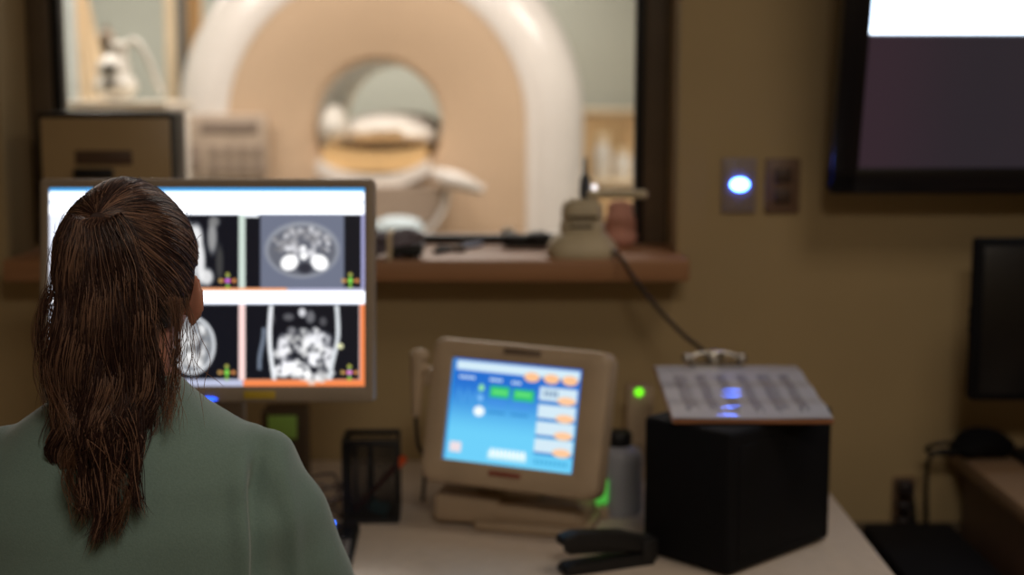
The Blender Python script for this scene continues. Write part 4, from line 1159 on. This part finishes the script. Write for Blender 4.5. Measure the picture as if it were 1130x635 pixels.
# trousers and shoes
tr_ = MB(); tr_.ell(L((NX, 1.74, 0.66)), (0.178, 0.135, 0.09))
for s in (-1, 1):
    hp = L((NX + s * 0.09, 1.76, 0.655)); kn = L((NX + s * 0.13, 2.12, 0.60)); an = L((NX + s * 0.13, 2.09, 0.26))
    tr_.capsule(hp, kn, 0.082, 0.062); tr_.capsule(kn, an, 0.062, 0.05)
link_mesh('trousers', voxel(tr_, 'trousers', 0.009, 6), M_top, person, True, 180)
for s in (-1, 1):
    sh2 = MB().ell(L((NX + s * 0.13, 2.10, 0.19)), (0.042, 0.06, 0.045)).ell(L((NX + s * 0.13, 2.19, 0.172)), (0.044, 0.08, 0.030)).box(L((NX + s * 0.13, 2.15, 0.152)), (0.08, 0.24, 0.02), 0.009)
    link_mesh('shoe', voxel(sh2, 'shoe', 0.006, 4), M_white, person, True, 180)

# stool with foot ring
t = thing('stool', 'tall round stool under the seated person', 'stool', (NX, 1.74, 0))
MB().lathe([(0.17, 0.50), (0.19, 0.515), (0.19, 0.545), (0.17, 0.56)]).build('seat', M_black, t)
MB().cyl((0, 0, 0.07), (0, 0, 0.51), 0.025).build('column', M_steel, t)
pts = [(0.30 * math.cos(a), 0.30 * math.sin(a), 0.12) for a in np.linspace(0, 2 * PI, 33)]
MB().tube(pts, 0.011, sub=1).tube([(-0.3, 0, 0.12), (0, 0, 0.12), (0.3, 0, 0.12)], 0.008, sub=1).tube([(0, 0, 0.125), (0, 0.30, 0.12), (0, 0.42, 0.125)], 0.009, sub=1).box((0, 0.42, 0.128), (0.36, 0.20, 0.02), 0.006).build('foot_rest', M_steel, t)
for k in range(5):
    a = 2 * PI * k / 5 + 0.3
    lg = MB().box((0.15 * math.cos(a), 0.15 * math.sin(a), 0.07), (0.3, 0.035, 0.025), 0.006, rot=(0, 0, a)).build('leg', M_black, t)
    MB().cyl((0.28 * math.cos(a) - 0.015 * math.sin(a), 0.28 * math.sin(a) + .015 * math.cos(a), 0.028), (0.28 * math.cos(a) + 0.015 * math.sin(a), 0.28 * math.sin(a) - .015 * math.cos(a), 0.028), 0.028).build('caster', M_black, lg)

# ------------------------------------------------------------------ hair
def hair_mat(name):
    m = bpy.data.materials.new(name); m.use_nodes = True
    nt = m.node_tree; b_ = nt.nodes['Principled BSDF']
    a = nt.nodes.new('ShaderNodeAttribute'); a.attribute_name = 'pix'
    nt.links.new(a.outputs['Color'], b_.inputs['Base Color'])
    b_.inputs['Roughness'].default_value = 0.42
    b_.inputs['Specular IOR Level'].default_value = 0.45
    b_.inputs['Sheen Weight'].default_value = 0.0
    return m
M_hair = hair_mat('brown_hair')
def strands(name, paths, radii, cols, parent):
    """paths (N, K, 3); three-sided tapering tubes fused as one hair mesh"""
    paths = np.asarray(paths, float); N, K, _ = paths.shape
    T = np.gradient(paths, axis=1); T /= np.linalg.norm(T, axis=2, keepdims=True) + 1e-9
    ref = np.array([0.31, 0.87, 0.12]); A = np.cross(T, ref); A /= np.linalg.norm(A, axis=2, keepdims=True) + 1e-9
    B = np.cross(T, A)
    s = np.linspace(0, 1, K); tap = np.clip(np.minimum(1, (1 - s) * 6 + 0.12), 0, 1)[None, :, None]
    rr = np.asarray(radii)[:, None, None] * tap
    V = np.stack([paths + (A * math.cos(q) + B * math.sin(q)) * rr for q in (0, 2 * PI / 3, 4 * PI / 3)], 2)   # N K 3 3
    V = V.reshape(-1, 3)
    idx = np.arange(N * K * 3).reshape(N, K, 3)
    fs = []
    for q in range(3):
        fs.append(np.stack([idx[:, :-1, q], idx[:, 1:, q], idx[:, 1:, (q + 1) % 3], idx[:, :-1, (q + 1) % 3]], -1).reshape(-1, 4))
    Fq = np.concatenate(fs)
    me = bpy.data.meshes.new(name)
    me.vertices.add(len(V)); me.vertices.foreach_set('co', V.ravel())
    me.loops.add(Fq.size); me.loops.foreach_set('vertex_index', Fq.ravel().astype(np.int32))
    me.polygons.add(len(Fq)); me.polygons.foreach_set('loop_start', np.arange(0, Fq.size, 4, dtype=np.int32))
    me.polygons.foreach_set('use_smooth', np.ones(len(Fq), bool))
    me.update(calc_edges=True)
    C = np.repeat(np.asarray(cols), K * 3, axis=0)
    ca = me.color_attributes.new('pix', 'FLOAT_COLOR', 'POINT')
    ca.data.foreach_set('color', np.concatenate([C, np.ones((len(C), 1))], 1).astype(np.float32).ravel())
    o = bpy.data.objects.new(name, me); col.objects.link(o); me.materials.append(M_hair); o.parent = parent
    return o
def hair_cols(n, lightness=0.5):
    d = np.array(rgb(34, 20, 19)[:3]); m_ = np.array(rgb(74, 49, 42)[:3]); l_ = np.array(rgb(138, 104, 84)[:3])
    t_ = rng.random(n)[:, None]; c = d * (1 - t_) + m_ * t_
    hi = (rng.random(n) < 0.16 * lightness * 2)[:, None]
    return np.where(hi, l_ * (0.7 + 0.5 * rng.random(n)[:, None]), c)
RXh, RYh, RZh = 0.0865, 0.103, 0.102
hC = np.array(hc)
hC = hC + np.array([-0.005, -0.004, 0.0])
tie_u = np.array([-0.10, -0.80, 0.60]); tie_u /= np.linalg.norm(tie_u)
S_ = np.array([RXh, RYh, RZh])
# scalp shell: solid cap under the strands
us, vs = 72, 48
capv = []; capf = []
for i in range(vs + 1):
    ph_ = PI * i / vs
    for j in range(us):
        a = 2 * PI * j / us
        d = np.array([math.sin(ph_) * math.cos(a), math.sin(ph_) * math.sin(a), math.cos(ph_)])
        capv.append((hC + d * S_ * 0.972).tolist())
def is_hair(d):
    x_, y_, z_ = d
    if y_ > 0.62 and z_ < 0.50: return False
    if y_ > -0.12 and z_ < -0.02 + 0.62 * max(0, y_): return False
    if z_ < -0.72: return False
    return True
for i in range(vs):
    for j in range(us):
        ph_ = PI * (i + .5) / vs; a = 2 * PI * (j + .5) / us
        d = (math.sin(ph_) * math.cos(a), math.sin(ph_) * math.sin(a), math.cos(ph_))
        if is_hair(d):
            j2 = (j + 1) % us
            capf.append((i * us + j, (i + 1) * us + j, (i + 1) * us + j2, i * us + j2))
me = bpy.data.meshes.new('hair_cap'); me.from_pydata(capv, [], capf)
bm = bmesh.new(); bm.from_mesh(me); bmesh.ops.delete(bm, geom=[v for v in bm.verts if not v.link_faces], context='VERTS')
bmesh.ops.remove_doubles(bm, verts=bm.verts, dist=1e-5); bmesh.ops.recalc_face_normals(bm, faces=bm.faces); bm.to_mesh(me); bm.free()
cap = link_mesh('hair_cap', me, mat('scalp_hair', (44, 27, 21), 0.6, bump=0.6, bscale=90), person, True, 180)
sd = cap.modifiers.new('t', 'SOLIDIFY'); sd.thickness = 0.004; sd.offset = 0
# swept-back strands
N1 = 5200; K1 = 22
paths = []; 
while len(paths) < N1:
    d = rng.normal(size=3); d /= np.linalg.norm(d)
    if not is_hair(d): continue
    # more roots near the hairline
    ang_ = math.acos(np.clip(d @ tie_u, -1, 1))
    if rng.random() > 0.25 + 0.75 * (ang_ / PI): continue
    clump = rng.normal(size=3) * 0.01
    s = np.linspace(0, 1, K1)[:, None]
    so = math.sin(ang_) + 1e-6
    P = (np.sin((1 - s) * ang_) * d + np.sin(s * ang_) * tie_u) / so
    P = P + np.sin(s * PI) * rng.normal(size=3) * 0.025
    P /= np.linalg.norm(P, axis=1, keepdims=True)
    lift = 1.0 + 0.012 * rng.random() + 0.014 * np.sin(s * PI) * rng.random() + 0.035 * s ** 5 + (0.004 * np.sin(s * 14 + d[0] * 30))
    W = hC + P * S_ * lift
    W[:, 2] += 0.006 * np.exp(-((P[:, 0]) / .4) ** 2) * (P[:, 2] > 0)
    paths.append(W)
strands('swept_hair', paths, rng.uniform(0.00028, 0.00062, N1), hair_cols(N1, 0.9) * 1.12, person)
# hair tie
tie = hC + tie_u * S_ * 1.06
MB().lathe([(0.008, -0.004), (0.010, -0.002), (0.010, 0.002), (0.008, 0.004)], c=tuple(tie), rot=(R(60), 0, 0)).build('hair_tie', mat('tie_brown', (60, 40, 34), 0.7), person)
# ponytail: centre line, widths
key = np.array([  # x, y, z, half width, half depth   (x,y,z in local coords of the person)
    [tie[0], tie[1] + .006, tie[2] + .004, .015, .012],
    [tie[0] + .001, tie[1] - .015, tie[2] + .004, .018, .012],
    [tie[0] + .004, tie[1] - .023, tie[2] - .026, .028, .014],
    [tie[0] + .006, tie[1] - .022, tie[2] - .075, .038, .018],
    [tie[0] + .007, tie[1] - .018, tie[2] - .135, .047, .022],
    [tie[0] + .006, tie[1] - .014, tie[2] - .200, .056, .025],
    [tie[0] + .001, tie[1] - .020, tie[2] - .250, .055, .023],
    [tie[0] - .003, tie[1] - .030, tie[2] - .290, .048, .019],
    [tie[0] - .007, tie[1] - .036, tie[2] - .325, .036, .015],
    [tie[0] - .012, tie[1] - .038, tie[2] - .360, .018, .012]])
def key_at(s):
    q = s * (len(key) - 1); i = np.clip(q.astype(int), 0, len(key) - 2); f_ = (q - i)[:, None]
    f_ = f_ 
    return key[i] * (1 - f_) + key[i + 1] * f_
N2 = 6500; K2 = 40
nclump = 90
cl_o = rng.normal(size=(nclump, 2)); cl_o = cl_o / np.maximum(1, np.linalg.norm(cl_o, axis=1, keepdims=True) / 1.0)
ca_ = rng.uniform(0, 2 * PI, nclump); cr_ = np.sqrt(rng.uniform(0, 1, nclump)); cl_o = np.stack([cr_ * np.cos(ca_), cr_ * np.sin(ca_)], 1)
cl_ph = rng.uniform(0, 2 * PI, nclump); cl_len = np.clip(1.0 - 0.30 * np.abs(cl_o[:, 0] + 0.15) + rng.normal(size=nclump) * 0.06, 0.55, 1.0)
cl_fr = rng.uniform(3.0, 5.5, nclump); cl_amp = rng.uniform(0.005, 0.013, nclump)
cl_col = hair_cols(nclump, 0.8)
paths = []; cols = []
base_c = hair_cols(N2, 0.5)
for k in range(N2):
    c_ = rng.integers(nclump)
    ln_ = cl_len[c_] * (1 - 0.18 * rng.random() ** 2)
    s = np.linspace(0, 1, K2) * ln_
    kk = key_at(s)
    conv = sst(s, 0.15, 0.9)
    o0 = cl_o[c_] + rng.normal(size=2) * 0.26 * (1 - 0.75 * conv)[:, None]
    wob = cl_amp[c_] * (0.3 + 0.7 * sst(s, 0.35, 0.8)) * sst(s, 0.12, 0.4) * np.sin(s * cl_fr[c_] * 2 * PI + cl_ph[c_])
    P = np.zeros((K2, 3))
    P[:, 0] = kk[:, 0] + o0[:, 0] * kk[:, 3] + wob + 0.0012 * np.sin(s * 40 + k)
    P[:, 1] = kk[:, 1] + o0[:, 1] * kk[:, 4] + 0.6 * cl_amp[c_] * sst(s, 0.12, 0.5) * np.cos(s * cl_fr[c_] * 2 * PI + cl_ph[c_])
    P[:, 2] = kk[:, 2] - 0.012 * (1 - np.abs(o0[:, 0])) * sst(s, 0, .15) + 0.01 * (o0[:, 0] ** 2) * 0
    paths.append(P); mixf = 0.65
    cols.append(base_c[k] * (1 - mixf) + cl_col[c_] * mixf)
strands('ponytail', paths, rng.uniform(0.0003, 0.0007, N2), cols, person)
# solid core of the ponytail so that no light leaks through
core = MB(); rg = []
for s in np.linspace(0, 0.86, 22):
    kk = key_at(np.array([s]))[0]
    rg.append([Vector((kk[0] + kk[3] * .80 * math.cos(a), kk[1] + 0.004 + kk[4] * .6 * math.sin(a), kk[2] - 0.008)) for a in np.linspace(0, 2 * PI, 20, endpoint=False)])
core.loft(rg).build('ponytail_core', mat('ponytail_core_hair', (42, 24, 19), 0.7, bump=0.6, bscale=120), person, angle=180)
# loose wisps on both sides
wisp = []
def wisps(n, P0, P1, P2, P3, sp0, sp1, amp=0.004):
    for _ in range(n):
        a0 = P0 + rng.normal(size=3) * sp0; a1 = P1 + rng.normal(size=3) * sp1; a2 = P2 + rng.normal(size=3) * sp1 * 1.3; a3 = P3 + rng.normal(size=3) * sp1 * 1.5
        s = np.linspace(0, 1, 26)[:, None]
        P = (1 - s) ** 3 * a0 + 3 * (1 - s) ** 2 * s * a1 + 3 * (1 - s) * s ** 2 * a2 + s ** 3 * a3
        P[:, 0] += amp * np.sin(s[:, 0] * rng.uniform(8, 16) + rng.uniform(0, 6)) * s[:, 0]
        wisp.append(P)
def W(px, py, Y): return np.array(L(at(px, py, Y=Y)))
wisps(60, W(62, 318, 1.66), W(42, 330, 1.66), W(30, 390, 1.65), W(66, 448, 1.62), 0.005, 0.006)
wisps(45, W(66, 330, 1.64), W(52, 370, 1.64), W(50, 420, 1.62), W(74, 480, 1.58), 0.005, 0.006)
wisps(60, W(192, 330, 1.66), W(200, 380, 1.64), W(188, 430, 1.62), W(186, 470, 1.60), 0.005, 0.006)
wisps(16, W(205, 330, 1.68), W(215, 370, 1.66), W(206, 400, 1.64), W(212, 430, 1.62), 0.004, 0.010)
wisps(50, W(80, 500, 1.57), W(68, 520, 1.57), W(82, 550, 1.57), W(98, 572, 1.57), 0.008, 0.006)
wisps(40, W(130, 520, 1.57), W(150, 545, 1.57), W(135, 560, 1.57), W(120, 590, 1.57), 0.008, 0.005)
n_side = len(wisp)
wisps(130, W(112, 480, 1.575), W(98, 520, 1.575), W(122, 560, 1.575), W(104, 600, 1.575), 0.010, 0.0045, 0.002)
wisps(110, W(120, 480, 1.575), W(132, 520, 1.575), W(116, 550, 1.575), W(128, 588, 1.575), 0.012, 0.005, 0.002)
wisps(80, W(95, 470, 1.575), W(82, 510, 1.575), W(102, 540, 1.575), W(92, 575, 1.575), 0.010, 0.005, 0.002)
wisps(90, W(145, 460, 1.575), W(158, 500, 1.575), W(142, 530, 1.575), W(152, 566, 1.575), 0.010, 0.005, 0.002)
tails = wisp[n_side:]; wisp = wisp[:n_side]
strands('ponytail_ends', tails, rng.uniform(0.0003, 0.0006, len(tails)), hair_cols(len(tails), 0.6), person)
nw = len(wisp)
wc = hair_cols(nw, 1.4)  # paler colours stand in for light from behind the wisps
lw = strands('loose_wisps', wisp, rng.uniform(0.0002, 0.00042, nw), wc * 1.3, person)
mw = hair_mat('fine_backlit_hair'); nt = mw.node_tree       # fine single hairs let light through
tl = nt.nodes.new('ShaderNodeBsdfTranslucent'); mx2 = nt.nodes.new('ShaderNodeMixShader'); mx2.inputs[0].default_value = 0.6
tl.inputs[0].default_value = rgb(214, 184, 156)
nt.links.new(nt.nodes['Principled BSDF'].outputs[0], mx2.inputs[1]); nt.links.new(tl.outputs[0], mx2.inputs[2])
nt.links.new(mx2.outputs[0], nt.nodes['Material Output'].inputs[0])
lw.data.materials.clear(); lw.data.materials.append(mw)
# short flyaways standing off the crown
fly = []
for _ in range(220):
    d = rng.normal(size=3); d[2] = abs(d[2]); d /= np.linalg.norm(d)
    if not is_hair(d): continue
    b0 = hC + d * S_ * 1.01
    tg = tie_u - d * (tie_u @ d); tg = tg / (np.linalg.norm(tg) + 1e-6)
    s = np.linspace(0, 1, 26)[:, None]; l_ = rng.uniform(0.01, 0.03)
    P = b0 + tg * s * l_ + d * (s * (1 - 0.5 * s)) * rng.uniform(0.003, 0.010) + rng.normal(size=3) * 0.003 * s ** 2
    fly.append(P)
strands('flyaway_hair', fly, rng.uniform(0.0002, 0.0004, len(fly)), hair_cols(len(fly), 0.4), person)
